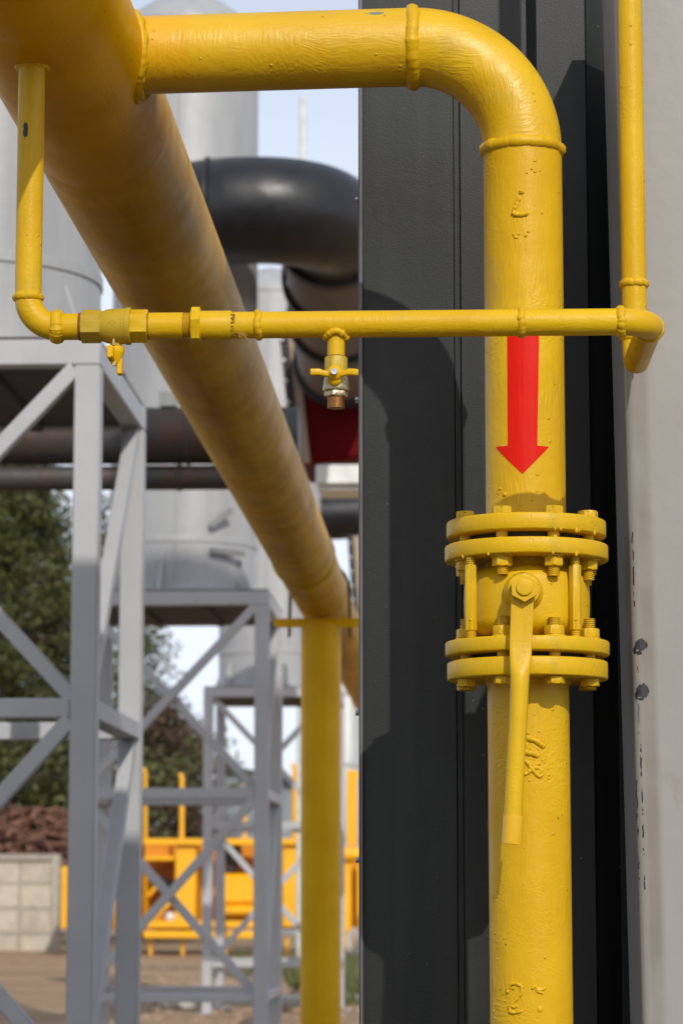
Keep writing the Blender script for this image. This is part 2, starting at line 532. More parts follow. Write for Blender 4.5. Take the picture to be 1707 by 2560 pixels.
def cz(py): return at(1580, py, CY).z
chips_l = [(.0115, cz(1613), .0085, .008), (.0125, cz(1728), .0085, .0095), (.0035, cz(1625), .0022, .006), (.004, cz(1738), .0022, .006), (.009, cz(1632), .004, .003), (.010, cz(1748), .004, .002)]
cracks_l = [(.0045, cz(1560), cz(1330), .0008), (.0075, cz(2250), cz(1860), .0010), (.001, cz(2200), cz(1840), .0008), (.006, cz(1860), cz(1660), .0005)]
me.materials.append(cab_mat())
cabo = bpy.data.objects.new('body', me); COL.objects.link(cabo)
cabo.parent = cab
cabo.matrix_local = Matrix.Translation(-Vector(cab.location)) @ Mx
# ------------------------------------------------------------------ weld bead builders
def ring_bead(o, d, rad, w_=.0055, seed=0.0, amp=.35, n=150, rip=0.18, wob=.002):
    o = Vector(o); d = Vector(d).normalized()
    ref = Vector((0, 0, 1)) if abs(d.z) < .9 else Vector((0, -1, 0))
    a = (ref - d * ref.dot(d)).normalized(); b = d.cross(a)
    path = []; rad_ = []
    for i in range(n):
        t = 2 * PI * i / n
        c, s_ = math.cos(t), math.sin(t)
        k = 1 + amp * .55 * nz(c * 3 + seed, s_ * 3, seed) + rip * .6 * nz(c * 16, s_ * 16 + seed, 3)
        rw = w_ * 1.75 * max(k, .62)
        path.append(o + (a * c + b * s_) * (rad - w_ * .88 + rw * .1) + d * wob * nz(c * 2, s_ * 2, seed + 9))
        rad_.append(rw)
    m = MB(); m.tube(path, rad_, 10, closed=True)
    return m
def saddle_bead(c, d, r_, A, ax, RR, w_, seed=0.0, n=140):
    c = Vector(c); d = Vector(d).normalized(); A = Vector(A); ax = Vector(ax).normalized()
    ref = Vector((0, 1, 0)) if abs(d.y) < .9 else Vector((0, 0, 1))
    a = (ref - d * ref.dot(d)).normalized(); b = d.cross(a)
    path = []; rad_ = []
    for i in range(n):
        t = 2 * PI * i / n
        p = c + (a * math.cos(t) + b * math.sin(t)) * r_
        q = p - A; q = q - ax * q.dot(ax); e = d - ax * d.dot(ax)
        B = 2 * q.dot(e); Cc = q.dot(q) - RR * RR; Aa = e.dot(e)
        disc = max(B * B - 4 * Aa * Cc, 0)
        s_ = (-B + math.sqrt(disc)) / (2 * Aa)
        path.append(p + d * s_)
        k = 1 + .35 * nz(math.cos(t) * 3 + seed, math.sin(t) * 3, 1) + .25 * nz(math.cos(t) * 13, math.sin(t) * 13 + seed, 3)
        rad_.append(w_ * max(k, .4))
    m = MB(); m.tube(path, rad_, 10, closed=True)
    return m
def arc(o, e1, e2, Rr, a0, a1, n):
    return [Vector(o) + (Vector(e1) * math.cos(a0 + (a1 - a0) * i / n) + Vector(e2) * math.sin(a0 + (a1 - a0) * i / n)) * Rr for i in range(n + 1)]
def line(p, q, n):
    p = Vector(p); q = Vector(q)
    return [p + (q - p) * i / n for i in range(n + 1)]

# ------------------------------------------------------------------ gas main
HR = .1095
HA = Vector((-.5295, 0, CAMH + 1.128)); HD = Vector((-.0021, 1, .0065))
def hax(Y): return HA + HD * Y
main = thing('gas_main_pipe', tuple(hax(3.6)), 'thick yellow gas main running from the upper left into the distance', 'pipe')
def main_mat():
    m_ = yellow('yellow_paint_main', 'Y', c1=(.86, .46, .004), c2=(.68, .33, .003), streak=.16, green=.08, dust=.6, seed=7.0, spec=.5, ior=1.08)
    return m_
m = MB(); m.tube(line(hax(.3), hax(3.95), 24), HR, 128)
fresh = yellow('yellow_paint_main_fresh', 'Y', c1=(.80, .41, .002), c2=(.66, .31, .001), streak=.4, green=.08, dust=.15, seed=8.0, spec=.5, ior=1.09)
obj('near_run', m, fresh, main)
m = MB(); m.tube(line(hax(3.951), hax(46), 80), HR, 128)
obj('far_run', m, main_mat(), main)
RX, RY, RR_ = .0917, 3.655, .054
bz0 = CAMH + 1.1577; bz1 = CAMH + 1.165
BR = .150
m = saddle_bead((hax(RY).x, RY, bz0), (1, 0, 0), RR_ + .002, hax(RY), HD, HR, .0075, 1.0)
m2 = saddle_bead((hax(RY).x, RY, bz0), (1, 0, 0), RR_ + .007, hax(RY), HD, HR, .006, 4.0)
m.add(m2.v, m2.f)
obj('branch_weld', m, YW, main)
VY = 3.33
m = saddle_bead((hax(VY).x, VY, hax(VY).z), (0, 0, -1), .0175, hax(VY), HD, HR, .005, 2.0)
obj('bypass_weld', m, YW, main)
for yy in (9.6, 17.2, 25.1):
    obj('weld_bead', ring_bead(hax(yy), HD, HR, .006, yy), YW, main)

# ------------------------------------------------------------------ branch pipe, elbow, riser
br = thing('branch_pipe', (RX, RY, CAMH + .6), 'yellow branch pipe elbowed down with a red arrow sticker', 'pipe')
def rz(py, front=0.0): return at(1305, py, RY - front).z
bxm = (hax(RY).x + RX - BR) / 2
YB = yellow('yellow_paint_branch', 'X', spec=.45, c1=(0.628, 0.387, 0.007), streak=.85, green=.55, seed=3.0,
            touch=('X', at(392, 90, RY).x - (hax(RY).x + .06 + RX - BR) / 2 + .03, -1.0, (.62, .34, .003)),
            chip=[((at(942, 64, RY).x - (hax(RY).x + .06 + RX - BR) / 2, -.036, .040), .006, (.16, .19, .16), (.45, .6, 1.9))])
m = MB(); m.tube(line((hax(RY).x + .06, RY, bz0), (RX - BR, RY, bz1), 20), RR_, 112)
obj('level_run', m, YB, br)
m = MB(); m.tube(arc((RX - BR, RY, bz1 - BR), (0, 0, 1), (1, 0, 0), BR, 0, PI / 2, 40), RR_, 112)
obj('elbow', m, yellow('yellow_paint_elbow', 'X', spec=.40, c1=(0.628, 0.387, 0.007), streak=1.0, green=.5, seed=1.0), br)
zE = bz1 - BR
FZ = {}
FR = .1075
f1t, f1b = at(1305, 1279, RY - FR).z, at(1305, 1321, RY - FR).z
f2t, f2b = at(1305, 1340, RY - .110).z, at(1305, 1381, RY - .110).z
f3t, f3b = at(1308, 1587, RY - .110).z, at(1308, 1624, RY - .110).z
f4t, f4b = at(1310, 1639, RY - FR).z, at(1310, 1686, RY - FR).z
m = MB(); m.tube(line((RX, RY, zE), (RX, RY, f1b + .004), 12), RR_, 112)
obj('upright_run', m, YZ, br)
obj('weld_bead', ring_bead((RX - BR, RY, bz1), (1, 0, 0), RR_, .0058, 3.3), YW, br)
obj('weld_bead', ring_bead((RX, RY, zE), (0, 0, 1), RR_, .0052, 5.1), YW, br)
def flange(zt, zb, r_, o):
    m = MB(); b = .0022
    m.lathe((RX, RY, 0), (0, 0, 1), [(zb, RR_ * .9), (zb, r_ - b), (zb + b * .35, r_ - b * .35), (zb + b, r_), (zt - b, r_), (zt - b * .35, r_ - b * .35), (zt, r_ - b), (zt, RR_ * .9)], 120)
    return m
obj('flange', flange(f1t, f1b, FR, br), YF, br)
obj('flange_weld', ring_bead((RX, RY, f1t), (0, 0, 1), RR_, .004, 8.1), YW, br)
# things drawn on the riser wall: intersect the sight line with the pipe
def on_riser(px, py, lift=0.0, rad=RR_):
    d = ray(px, py); r_ = rad + lift
    ox, oy = CAM.x - RX, CAM.y - RY
    A_ = d.x**2 + d.y**2; B_ = 2 * (ox * d.x + oy * d.y); C_ = ox*ox + oy*oy - r_*r_
    t = (-B_ - math.sqrt(max(B_*B_ - 4*A_*C_, 0))) / (2 * A_)
    return CAM + d * t
RED = NT('red_vinyl')
RED.b.inputs['Specular IOR Level'].default_value = .14
RED.fin(RED.mix(RED.rng(RED.noise(20, 3), .3, .7), (.57, .008, .002), (.63, .010, .003)), .42, RED.bump(RED.noise(1.0, 3, RED.co((150, 150, 14))), .0008))
def thz(p):
    return math.atan2(p.x - RX, -(p.y - RY)), p.z
def cyl(th, z, r_):
    return (RX + math.sin(th) * r_, RY - math.cos(th) * r_, z)
m = MB()
zz = lambda py: on_riser(1305, py).z
tl = thz(on_riser(1267.6, 850))[0]; tr = thz(on_riser(1347.5, 850))[0]
bl = thz(on_riser(1269, 1110))[0]; brr = thz(on_riser(1342, 1110))[0]
hl, hzl = thz(on_riser(1238.5, 1117.5)); hr, hzr = thz(on_riser(1371, 1117))
cl, czl = thz(on_riser(1269, 1114)); crr, czr = thz(on_riser(1342.5, 1113))
tip, tz = thz(on_riser(1305.4, 1185))
ztop = zz(795); la = RR_ + .0006
NC = 16
rows = [(tl, tr, ztop, ztop), (bl, brr, czl, czr)]
vs = []; fs = []
for a_, b_, za, zb in rows:
    vs += [cyl(a_ + (b_ - a_) * i / NC, za + (zb - za) * i / NC, la) for i in range(NC + 1)]
fs += [(i, i + 1, NC + 2 + i, NC + 1 + i) for i in range(NC)]
base = len(vs)
NR = 14
for j in range(NR + 1):
    q = j / NR
    a_ = hl + (tip - hl) * q; b_ = hr + (tip - hr) * q
    za = hzl + (tz - hzl) * q; zb = hzr + (tz - hzr) * q
    row = []
    for i in range(NC + 1):
        th = a_ + (b_ - a_) * i / NC
        z = za + (zb - za) * i / NC
        if j == 0 and cl <= th <= crr: z = czl + (czr - czl) * (th - cl) / (crr - cl)
        row.append(cyl(th, z, la))
    vs += row
for j in range(NR):
    for i in range(NC):
        b0 = base + j * (NC + 1) + i
        fs.append((b0, b0 + 1, b0 + NC + 2, b0 + NC + 1))
m.add(vs, fs)
obj('flow_arrow', m, RED.m, br)
def scribble(strokes, rad=RR_, seed=0.0, w_=.004):
    """weld bead writing: strokes of photo points followed over the pipe wall"""
    m = MB()
    for st, ww in strokes:
        pts = []
        for i in range(len(st) - 1):
            for k in range(10):
                q = k / 10
                pts.append((st[i][0] + (st[i+1][0] - st[i][0]) * q, st[i][1] + (st[i+1][1] - st[i][1]) * q))
        pts.append(st[-1])
        path = [on_riser(x + .8 * nz(x * .2, y * .2, seed), y, 0.0, rad) for x, y in pts]
        rr = []
        for i, (x, y) in enumerate(pts):
            e = min(i, len(pts) - 1 - i) / 3.0
            rr.append(ww * min(1, .35 + e * .65) * (1 + .25 * nz(x * .13, y * .13, seed) + .12 * nz(x * .3, y * .3, seed)))
        m.tube(path, rr, 10)
    return m
def Z3(x, y): return (1200 + x * .1403, 380 + y * .1403)
mm = scribble([([Z3(740, 690), Z3(728, 750)], .0042), ([Z3(705, 800), Z3(680, 860), Z3(640, 960), Z3(600, 1020), Z3(575, 1060)], .0024),
               ([Z3(575, 1060), Z3(620, 1110), Z3(720, 1115), Z3(870, 1085)], .0040)], seed=1)
obj('weld_mark', mm, YW, br)
mm = MB()
for (x, y, r_) in ((590, 1470, .0018), (625, 1520, .002), (660, 1525, .0015), (690, 1465, .0016), (810, 1490, .0022), (850, 1420, .0018), (1100, 1090, .0014), (1060, 340, .0012), (915, 300, .0018), (830, 370, .0016)):
    p = on_riser(*Z3(x, y)); mm.ball(p, r_, 6)
for (x, y, r_) in ((1262, 1236, .003), (1250, 1222, .0022), (1245, 1232, .0016), (1330, 1250, .0016), (1342, 1228, .0014), (1300, 1262, .0018)):
    mm.ball(on_riser(x, y), r_, 6)
tag(obj('weld_spatter', mm, YW, br), kind='stuff')

# ------------------------------------------------------------------ flanged ball valve
val = thing('flanged_valve', (RX, RY, f4t), 'yellow flanged ball valve with a long lever handle hanging down', 'valve')
obj('flange', flange(f2t, f2b, .110, val), YF, val)
obj('flange', flange(f3t, f3b, .110, val), YF, val)
bt, bb = f2b, f3t
m = MB(); H_ = bt - bb
pr = [(bb, .056), (bb + .006, .056)]
for i in range(9):
    a = PI / 2 * i / 8
    pr.append((bb + .006 + .022 * (1 - math.cos(a)), .058 + .026 * math.sin(a)))
pr += [(bb + H_ * .5, .0848)]
for i in range(9):
    a = PI / 2 * (1 - i / 8)
    pr.append((bt - .010 - .024 * (1 - math.cos(a)), .058 + .026 * math.sin(a)))
pr += [(bt - .003, .056), (bt, .056)]
m.lathe((RX, RY, 0), (0, 0, 1), pr, 112)
nzc = at(1309.6, 1470, RY - .13)
obj('body', m, YF, val, 50)
NX, NZ = nzc.x, nzc.z
m = MB(); m.lathe((NX, RY - .070, NZ), (0, -1, 0), [(0, .027), (.016, .026), (.020, .0235), (.024, .0215), (.047, .0208)], 56)
obj('stem_boss', m, YF, val)
DARK = plain('dark_gap', (.045, .035, .02), .8)
gm = MB()
gm.lathe((RX, RY, 0), (0, 0, 1), [(f2t, .05), (f2t, .078), (f1b, .078), (f1b, .05)], 80, False)
obj('gasket', gm, DARK, val)
gm = MB()
gm.lathe((RX, RY, 0), (0, 0, 1), [(f4t, .05), (f4t, .078), (f3b, .078), (f3b, .05)], 80, False)
obj('gasket', gm, DARK, val)
dm = MB()
for (px, py, rr) in ((1387, 1325, .0016), (1401, 1327, .0018), (1440, 1331, .0026), (1447, 1332, .0018), (1485, 1341, .0026)):
    d = ray(px, py); ox, oy = CAM.x - RX, CAM.y - RY
    A_ = d.x**2 + d.y**2; B_ = 2 * (ox * d.x + oy * d.y); C_ = ox*ox + oy*oy - FR**2
    t = (-B_ - math.sqrt(max(B_*B_ - 4*A_*C_, 0))) / (2 * A_)
    q = CAM + d * t; dm.ball((q.x, q.y + .001, f1b + .0003), rr, 6, (.9, .8, 1.5))
for ang, rr in ((.62, .0028), (.30, .0018), (-.5, .002), (-.9, .0022)):
    dm.ball((RX + .109 * math.sin(ang), RY - .109 * math.cos(ang), f2b + .0003), rr, 6, (.9, .8, 1.4))
tag(obj('paint_drips', dm, YF, val), kind='stuff')
# spacer rods
for px, lo in ((1176, 0), (1437, 0)):
    dx = (px - 1309) / F * (RY - .06)
    p = at(px, 1480, RY - .068)
    m = MB()
    m.hexa((p.x, RY - .068, bb + .010), (0, 0, 1), .0145, H_ - .022, rot=.35 if px < 1300 else -.1, ch=.08)
    m.thread((p.x, RY - .068, bb), (0, 0, 1), .0066, .011)
    m.thread((p.x, RY - .068, bt - .013), (0, 0, 1), .0066, .013)
    obj('spacer_rod', m, YF, val)
# stem nut and lever
m = MB()
m.hexa((NX, RY - .1245, NZ), (0, -1, 0), .0325, .012, rot=.50, ch=.03)
obj('stem_nut', m, YF, val)
m = MB(); m.lathe((NX, RY - .130, NZ), (0, -1, 0), [(0, .0108), (.0085, .0108), (.0095, .010), (.0098, .0085)], 40)
obj('stem_end', m, YF, val)
def loft(path, secs, n=28):
    """path points, sections (half width x, half depth y, exponent)"""
    rs = []
    for p, (a, b, e) in zip(path, secs):
        ring = []
        for k in range(n):
            t = 2 * PI * k / n
            c, s_ = math.cos(t), math.sin(t)
            ring.append(Vector((p[0] + a * math.copysign(abs(c) ** (2 / e), c), p[1] + b * math.copysign(abs(s_) ** (2 / e), s_), p[2])))
        rs.append(ring)
    m = MB(); m.rings(rs); return m
LY = RY - .121
def hp(px, py, yy): q = at(px, py, yy); return (q.x, yy, q.z)
key = [(1309, 1452, .0140, .0035, 6, LY), (1309, 1462, .0148, .0035, 7, LY), (1305, 1500, .0148, .0035, 8, LY), (1303, 1560, .0148, .0035, 8, LY), (1301, 1605, .0147, .0037, 7, LY - .001),
       (1300.5, 1640, .0143, .0045, 5, LY - .003), (1300, 1655, .0140, .0058, 4, LY - .004), (1299, 1672, .0134, .0085, 3, LY - .005), (1298.5, 1690, .0127, .0112, 2.3, LY - .005), (1297.5, 1720, .0121, .0119, 2, LY - .005),
       (1295, 1790, .0119, .0119, 2, LY - .005), (1290, 1880, .0119, .0119, 2, LY - .005), (1284.5, 1980, .0119, .0119, 2, LY - .005), (1279.5, 2085, .0118, .0118, 2, LY - .005)]
m = loft([hp(a, b, y) for a, b, _, _, _, y in key], [(wx_, d_, e_) for _, _, wx_, d_, e_, _ in key])
lev = obj('lever_handle', m, yellow('yellow_paint_lever', 'Z', c1=(0.610, 0.387, 0.006), streak=.4, green=.6, seed=6.0), val, 45)
n = NT('clear_yellow_plastic')
n.b.inputs['Transmission Weight'].default_value = .35
n.b.inputs['IOR'].default_value = 1.33
n.fin((.85, .52, .02), .2)
p0 = Vector(hp(1283, 2040, LY - .005)); p1 = Vector(hp(1278.5, 2110, LY - .005)); dd = (p1 - p0); LL = dd.length
m = MB()
m.lathe(p0, dd, [(0, .0122), (0, .0134), (.002, .0136), (LL, .0131), (LL, .0122), (.001, .0122)], 40, False)
obj('grip_sleeve', m, n.m, lev)

# bolts: eight through each joint
def bolt(zh, zn, ang, up, head_rot, par, nut_rot=0.0, stud=.020, k=0):
    """zh: flange face the head sits on, zn: face the nut sits on, up=+1 head above"""
    x = RX + .0885 * math.sin(ang); y = RY - .0885 * math.cos(ang)
    d = Vector((0, 0, up))
    m = MB()
    m.hexa((x, y, zh), d, .0235, .0105, head_rot)
    L = abs(zh - zn)
    m.lathe((x, y, zh), -d, [(0, .0078), (L, .0078)], 24)
    m.thread((x, y, zn), -d, .0079, .0145 + stud)
    o = obj('bolt', m, YF, par)
    q = MB()
    q.lathe((x, y, zn), -d, [(0, .0148), (.0022, .0148), (.0024, .0142)], 32)
    q.hexa((x, y, zn - d.z * .0024), -d, .0235, .0125, nut_rot)
    obj('nut', q, YF, o)
angs = [R(22.5 + 45 * i) for i in range(8)]
rng = random.Random(3)
for i, a in enumerate(angs):
    bolt(f1t, f2b, a, 1, rng.uniform(0, 1), val, rng.uniform(0, 1), rng.choice((.010, .012, .014)))
for i, a in enumerate(angs):
    bolt(f4b, f3t, a, -1, rng.uniform(0, 1), val, rng.uniform(0, 1), rng.choice((.009, .012)))

# ------------------------------------------------------------------ lower riser
low = thing('lower_riser_pipe', (RX, RY, 0), 'yellow upright pipe below the flanged valve going down', 'pipe')
LX = RX + .0008
m = MB(); m.tube(line((LX, RY, f4b), (LX + .001, RY, -.05), 14), RR_ + .0006, 112)
obj('upright_run', m, yellow('yellow_paint_lower', 'Z', c1=(0.610, 0.373, 0.006), streak=.8, green=.45, seed=9.0), low)
obj('flange', flange(f4t, f4b, FR, low), YF, low)
obj('flange_weld', ring_bead((LX, RY, f4b), (0, 0, 1), RR_, .004, 6.1), YW, low)
def Z1(x, y): return (1200 + x * .15306, 1750 + y * .15306)
S1 = [([Z1(690, 600), Z1(780, 620), Z1(900, 660), Z1(980, 720), Z1(1050, 775)], .0042),
      ([Z1(700, 820), Z1(770, 860), Z1(880, 880), Z1(960, 925)], .0040), ([Z1(745, 640), Z1(760, 720), Z1(745, 830)], .0026),
      ([Z1(720, 970), Z1(780, 1030), Z1(830, 1110), Z1(900, 1190), Z1(960, 1250), Z1(1010, 1220), Z1(1000, 1150), Z1(920, 1100), Z1(850, 1110), Z1(780, 1190), Z1(710, 1215)], .0030),
      ([Z1(850, 1090), Z1(900, 1050), Z1(990, 1030)], .0026), ([Z1(900, 1170), Z1(960, 1180), Z1(985, 1160)], .0028)]
obj('weld_mark', scribble(S1, RR_ + .0004, 2), YW, low)
def Z2(x, y): return (1210 + x * .15306, 2400 + y * .15306)
S2 = [([Z2(385, 550), Z2(385, 470), Z2(440, 385), Z2(530, 385), Z2(610, 430), Z2(610, 540), Z2(545, 620), Z2(470, 700), Z2(415, 760), Z2(420, 850), Z2(520, 860), Z2(640, 820)], .0023),
      ([Z2(410, 740), Z2(500, 770), Z2(540, 740)], .0020), ([Z2(450, 460), Z2(500, 455)], .0018)]
obj('weld_mark', scribble(S2, RR_ + .0004, 5), YW, low)
S3 = [([Z2(770, 480), Z2(830, 420), Z2(870, 490), Z2(950, 480), Z2(1010, 440)], .0024), ([Z2(840, 500), Z2(930, 530), Z2(960, 550)], .0026)]
mm = scribble(S3, RR_ + .0004, 6)
mm.ball(on_riser(*Z2(900, 800)), .0048, 8, (1, .5, 1)); mm.ball(on_riser(*Z2(870, 480)), .0042, 8, (1.2, .6, .9))
obj('weld_mark', mm, YW, low)
mm = MB(); rng = random.Random(11)
for (x, y, r_) in ((780, 540, .0036), (955, 510, .003), (850, 435, .0018), (1025, 660, .0026), (920, 610, .0026), (1000, 600, .0022), (820, 800, .003), (945, 805, .0028), (1010, 980, .0028), (1060, 965, .0024), (1045, 1020, .0028), (875, 970, .0024), (1100, 1120, .003), (1110, 1225, .0034), (1105, 1280, .0032), (1170, 475, .0022), (1175, 900, .0018), (885, 240, .0022), (960, 385, .0016), (1215, 720, .0016), (1160, 1470, .002), (345, 885, .0018), (380, 1340, .0016), (1135, 1690, .0018)):
    mm.ball(on_riser(*Z1(x, y)), r_ * .72, 6)
for i in range(46):
    mm.ball(on_riser(rng.uniform(1225, 1410), rng.uniform(1790, 2540)), rng.uniform(.0006, .0013), 5)
tag(obj('weld_spatter', mm, YW, low), kind='stuff')

# ------------------------------------------------------------------ thin bypass line
SR = .01675; SY = 3.325
by = thing('bypass_pipe', (hax(VY).x, SY, CAMH + .70), 'thin yellow pipe crossing in front of the others', 'pipe')
hzv = at(500, 814, SY).z
VX = hax(SY).x
EB = .038
def hx(px): return at(px, 813, SY).x
YS = yellow('yellow_paint_thin_pipe', 'X', c1=(0.610, 0.383, 0.006), streak=.7, green=.55, seed=10.0)
YV = yellow('yellow_paint_thin_upright', 'Z', c1=(0.610, 0.377, 0.006), streak=.6, green=.7, seed=12.0,
            chip=[((-.004, -.0162, at(70, 335, SY).z - (hax(SY).z - HR + .02 + hzv + EB) / 2), .0065, (.03, .045, .04), (1.9, .4, .62))])
m = MB(); m.tube(line((VX, SY, hax(SY).z - HR + .02), (VX, SY, hzv + EB), 10), SR, 56)
obj('left_upright', m, YV, by)
m = MB(); m.tube(arc((VX + EB, SY, hzv + EB), (-1, 0, 0), (0, 0, -1), EB, 0, PI / 2, 20), SR * 1.02, 56)
obj('elbow', m, YS, by)
obj('weld_bead', ring_bead((VX, SY, hzv + EB), (0, 0, 1), SR, .0032, 1.4, n=90), YW, by)
obj('weld_bead', ring_bead((VX + EB - .001, SY, hzv), (1, 0, 0), SR, .0048, 2.7, amp=.3, n=90), YW, by)
m = MB(); m.tube(line((VX + EB, SY, hzv), (hx(205), SY, hzv), 4), SR * .99, 56)
obj('level_run', m, YS, by)
m = MB(); m.tube(line((hx(366), SY, hzv), (hx(458), SY, hzv), 4), SR, 56)
obj('level_run', m, YS, by)
m = MB(); m.thread((hx(456), SY, hzv), (1, 0, 0), SR * .985, hx(482) - hx(456), .0023, 48)
obj('pipe_thread', m, YS, by)
m = MB(); m.hexa((hx(479), SY, hzv), (1, 0, 0), .0415, hx(503) - hx(479), rot=.12, ch=.06)
obj('lock_nut', m, YF, by)
m = MB(); m.lathe((hx(500), SY, hzv), (1, 0, 0), [(0, .0184), (hx(577) - hx(500), .0184), (hx(580) - hx(500), .0175), (hx(582) - hx(500), SR)], 56)
obj('coupling', m, YF, by)
RX2 = hx(1627) ; RB = .038
m = MB(); m.tube(line((hx(578), SY, hzv), (RX2 - RB, SY, hzv), 24), SR, 56)
obj('level_run', m, YS, by)
# hemp sealing fibres at the coupling
HEMP = plain('hemp', (.28, .15, .03), .9)
m = MB(); rng = random.Random(5)
for i in range(26):
    a = rng.uniform(PI * .55, PI * 1.35)
    p = Vector((hx(583) + rng.uniform(-.001, .002), SY - SR * math.sin(a - PI / 2) * 1.03, hzv + SR * 1.05 * math.cos(a - PI / 2) * (1 if rng.random() < .5 else -1)))
    p = Vector((hx(582) + rng.uniform(-.001, .0015), SY - math.cos(a - PI) * SR * 1.04, hzv + math.sin(a - PI) * SR * 1.04))
    q = p + Vector((rng.uniform(0, .004), -rng.uniform(0, .002), rng.uniform(-.002, .002)))
    m.tube([p, (p + q) / 2 + Vector((0, -.001, .0005)), q], .0005, 5)
for i in range(9):
    p = Vector((hx(588) + rng.uniform(0, .006), SY - .010, hzv - SR * .78))
    q = p + Vector((rng.uniform(.006, .016), -.003, rng.uniform(-.009, .0)))
    m.tube([p, p + Vector((.004, -.002, .001)), q], .0005, 5)
obj('sealing_fibre', m, HEMP, by)
obj('weld_bead', ring_bead((hx(646), SY, hzv), (1, 0, 0), SR, .0030, 3.6, amp=.22, n=90), YW, by)
obj('weld_bead', ring_bead((hx(1303), SY, hzv), (1, 0, 0), SR, .0030, 4.9, amp=.22, n=90), YW, by)
# right hand end: turns back towards the wall, then up
m = MB(); m.tube(arc((RX2 - RB, SY + RB, hzv), (0, -1, 0), (1, 0, 0), RB, 0, PI / 2, 20), SR * 1.02, 56)
obj('elbow', m, YS, by)
obj('weld_bead', ring_bead((RX2 - RB, SY, hzv), (1, 0, 0), SR, .0036, 5.5, amp=.3, n=90), YW, by)
UY = 3.61
UX = at(1583.5, 700, UY).x
m = MB(); m.tube(line((RX2, SY + RB, hzv), (UX, UY - RB, hzv), 4), SR, 56)
obj('back_run', m, YS, by)
obj('weld_bead', ring_bead((RX2, SY + RB, hzv), (0, 1, 0), SR, .0026, 6.6, n=90), YW, by)
m = MB(); m.tube(arc((UX, UY - RB, hzv + RB), (0, 0, -1), (0, 1, 0), RB, 0, PI / 2, 20), SR * 1.02, 56)
obj('elbow', m, YV, by)
obj('weld_bead', ring_bead((UX, UY, hzv + RB), (0, 0, 1), SR, .0034, 7.7, n=90), YW, by)
m = MB(); m.tube(line((UX, UY, hzv + RB), (UX, UY, 3.1), 10) + arc((UX, UY + RB, 3.1), (0, -1, 0), (0, 0, 1), RB, .1, PI / 2, 12) + [Vector((UX, WY + .03, 3.1 + RB))], SR, 56)
obj('right_upright', m, yellow('yellow_paint_right_upright', 'Z', c1=(0.610, 0.377, 0.006), streak=.7, green=.8, seed=14.0), by)
obj('weld_bead', ring_bead((UX, UY, at(1585, 710, UY).z), (0, 0, 1), SR, .0034, 8.8, n=90), YW, by)
# drain tee stub, welded on
DX = hx(840)
def dz(py): return at(840, py, SY).z
STUB = .0108
m = MB(); m.lathe((DX, SY, hzv), (0, 0, -1), [(0, STUB), (hzv - dz(892), STUB)], 40)
obj('drain_stub', m, YS, by)
m = saddle_bead((DX, SY, hzv), (0, 0, -1), STUB + .002, (DX, SY, hzv), (1, 0, 0), SR, .0046, 3.0, 70)
obj('weld_bead', m, YW, by)

# inline shut-off valve
iv = thing('shutoff_valve', (hx(296), SY, hzv), 'small yellow shut off valve in the thin pipe with a stubby handle underneath', 'valve')
YBR = yellow('thin_yellow_on_brass', 'X', c1=(0.462, 0.300, 0.014), c2=(0.389, 0.262, 0.024), streak=.3, green=1.0, seed=16.0)
m = MB(); m.hexa((hx(205), SY, hzv), (1, 0, 0), .0375, hx(254) - hx(205), rot=.5, ch=.05)
obj('hex_end', m, YBR, iv)
m = MB(); m.hexa((hx(326), SY, hzv), (1, 0, 0), .0375, hx(371) - hx(326), rot=.5, ch=.05)
obj('hex_end', m, yellow('yellow_paint_hex', 'X', c1=(0.573, 0.359, 0.005), streak=.4, green=.6, seed=17.0), iv)
m = MB(); L = hx(329) - hx(252)
m.lathe((hx(252), SY, hzv), (1, 0, 0), [(0, .0188), (L*.10, .0195), (L*.2, .0212), (L*.35, .0220), (L*.7, .0224), (L*.82, .0226), (L*.84, .0235), (L*.96, .0235), (L*.99, .0225), (L, .0190)], 64)
obj('body', m, YBR, iv)
m = MB()
def dot_letters(mb, px, py, s_=1.0):
    pass
# raised casting marks
for (px, py, w_, h_) in ((281, 800, 4, 3), (274, 806, 3, 8), (287, 806, 3, 8), (281, 812, 4, 3), (280, 806, 2, 3), (303, 786, 5, 2.5), (304, 792, 6, 2), (303, 800, 5, 5), (303, 808, 2.5, 5), (304, 816, 5, 5), (222, 793, 4, 5), (229, 793, 3, 5), (235, 793, 4, 5), (242, 793, 4, 5)):
    p = at(px, py, SY - .0195); dzv = p.z - hzv
    r_ = .0222 if px > 260 else .0190
    yy = SY - math.sqrt(max(r_ * r_ - dzv * dzv, 1e-5))
    s_ = SY / F
    m.bbox((p.x - w_ * s_ / 2, yy - .0005, p.z - h_ * s_ / 2), (p.x + w_ * s_ / 2, yy + .001, p.z + h_ * s_ / 2), .0003)
obj('cast_mark', m, YBR, iv)
m = MB()
sx_ = hx(291)
m.lathe((sx_, SY, hzv - .0215), (0, 0, -1), [(0, .0075), (.004, .0072), (.0045, .006), (.010, .006)], 32)
obj('stem', m, YBR, iv)
m = MB()
def iz(py): return at(291, py, SY).z
zt = iz(866)
m.lathe((sx_, SY, zt), (0, 0, -1), [(0, .0085), (.001, .0108), (.007, .0112), (.009, .0105), (zt - iz(906), .0066), (zt - iz(909), .0055)], 28)
m.bbox((sx_ - .0085, SY - .026, iz(904)), (sx_ - .0005, SY + .022, iz(872)), .0015)
m.bbox((sx_ + .0015, SY - .004, iz(936)), (sx_ + .0085, SY + .010, iz(896)), .0012)
obj('lever', m, yellow('yellow_paint_small_lever', 'Z', c1=(0.647, 0.387, 0.004), streak=.25, green=.1, seed=18.0), iv)
m = MB(); m.hexa((sx_ - .001, SY - .004, iz(912)), (0, -1, 0), .005, .005)
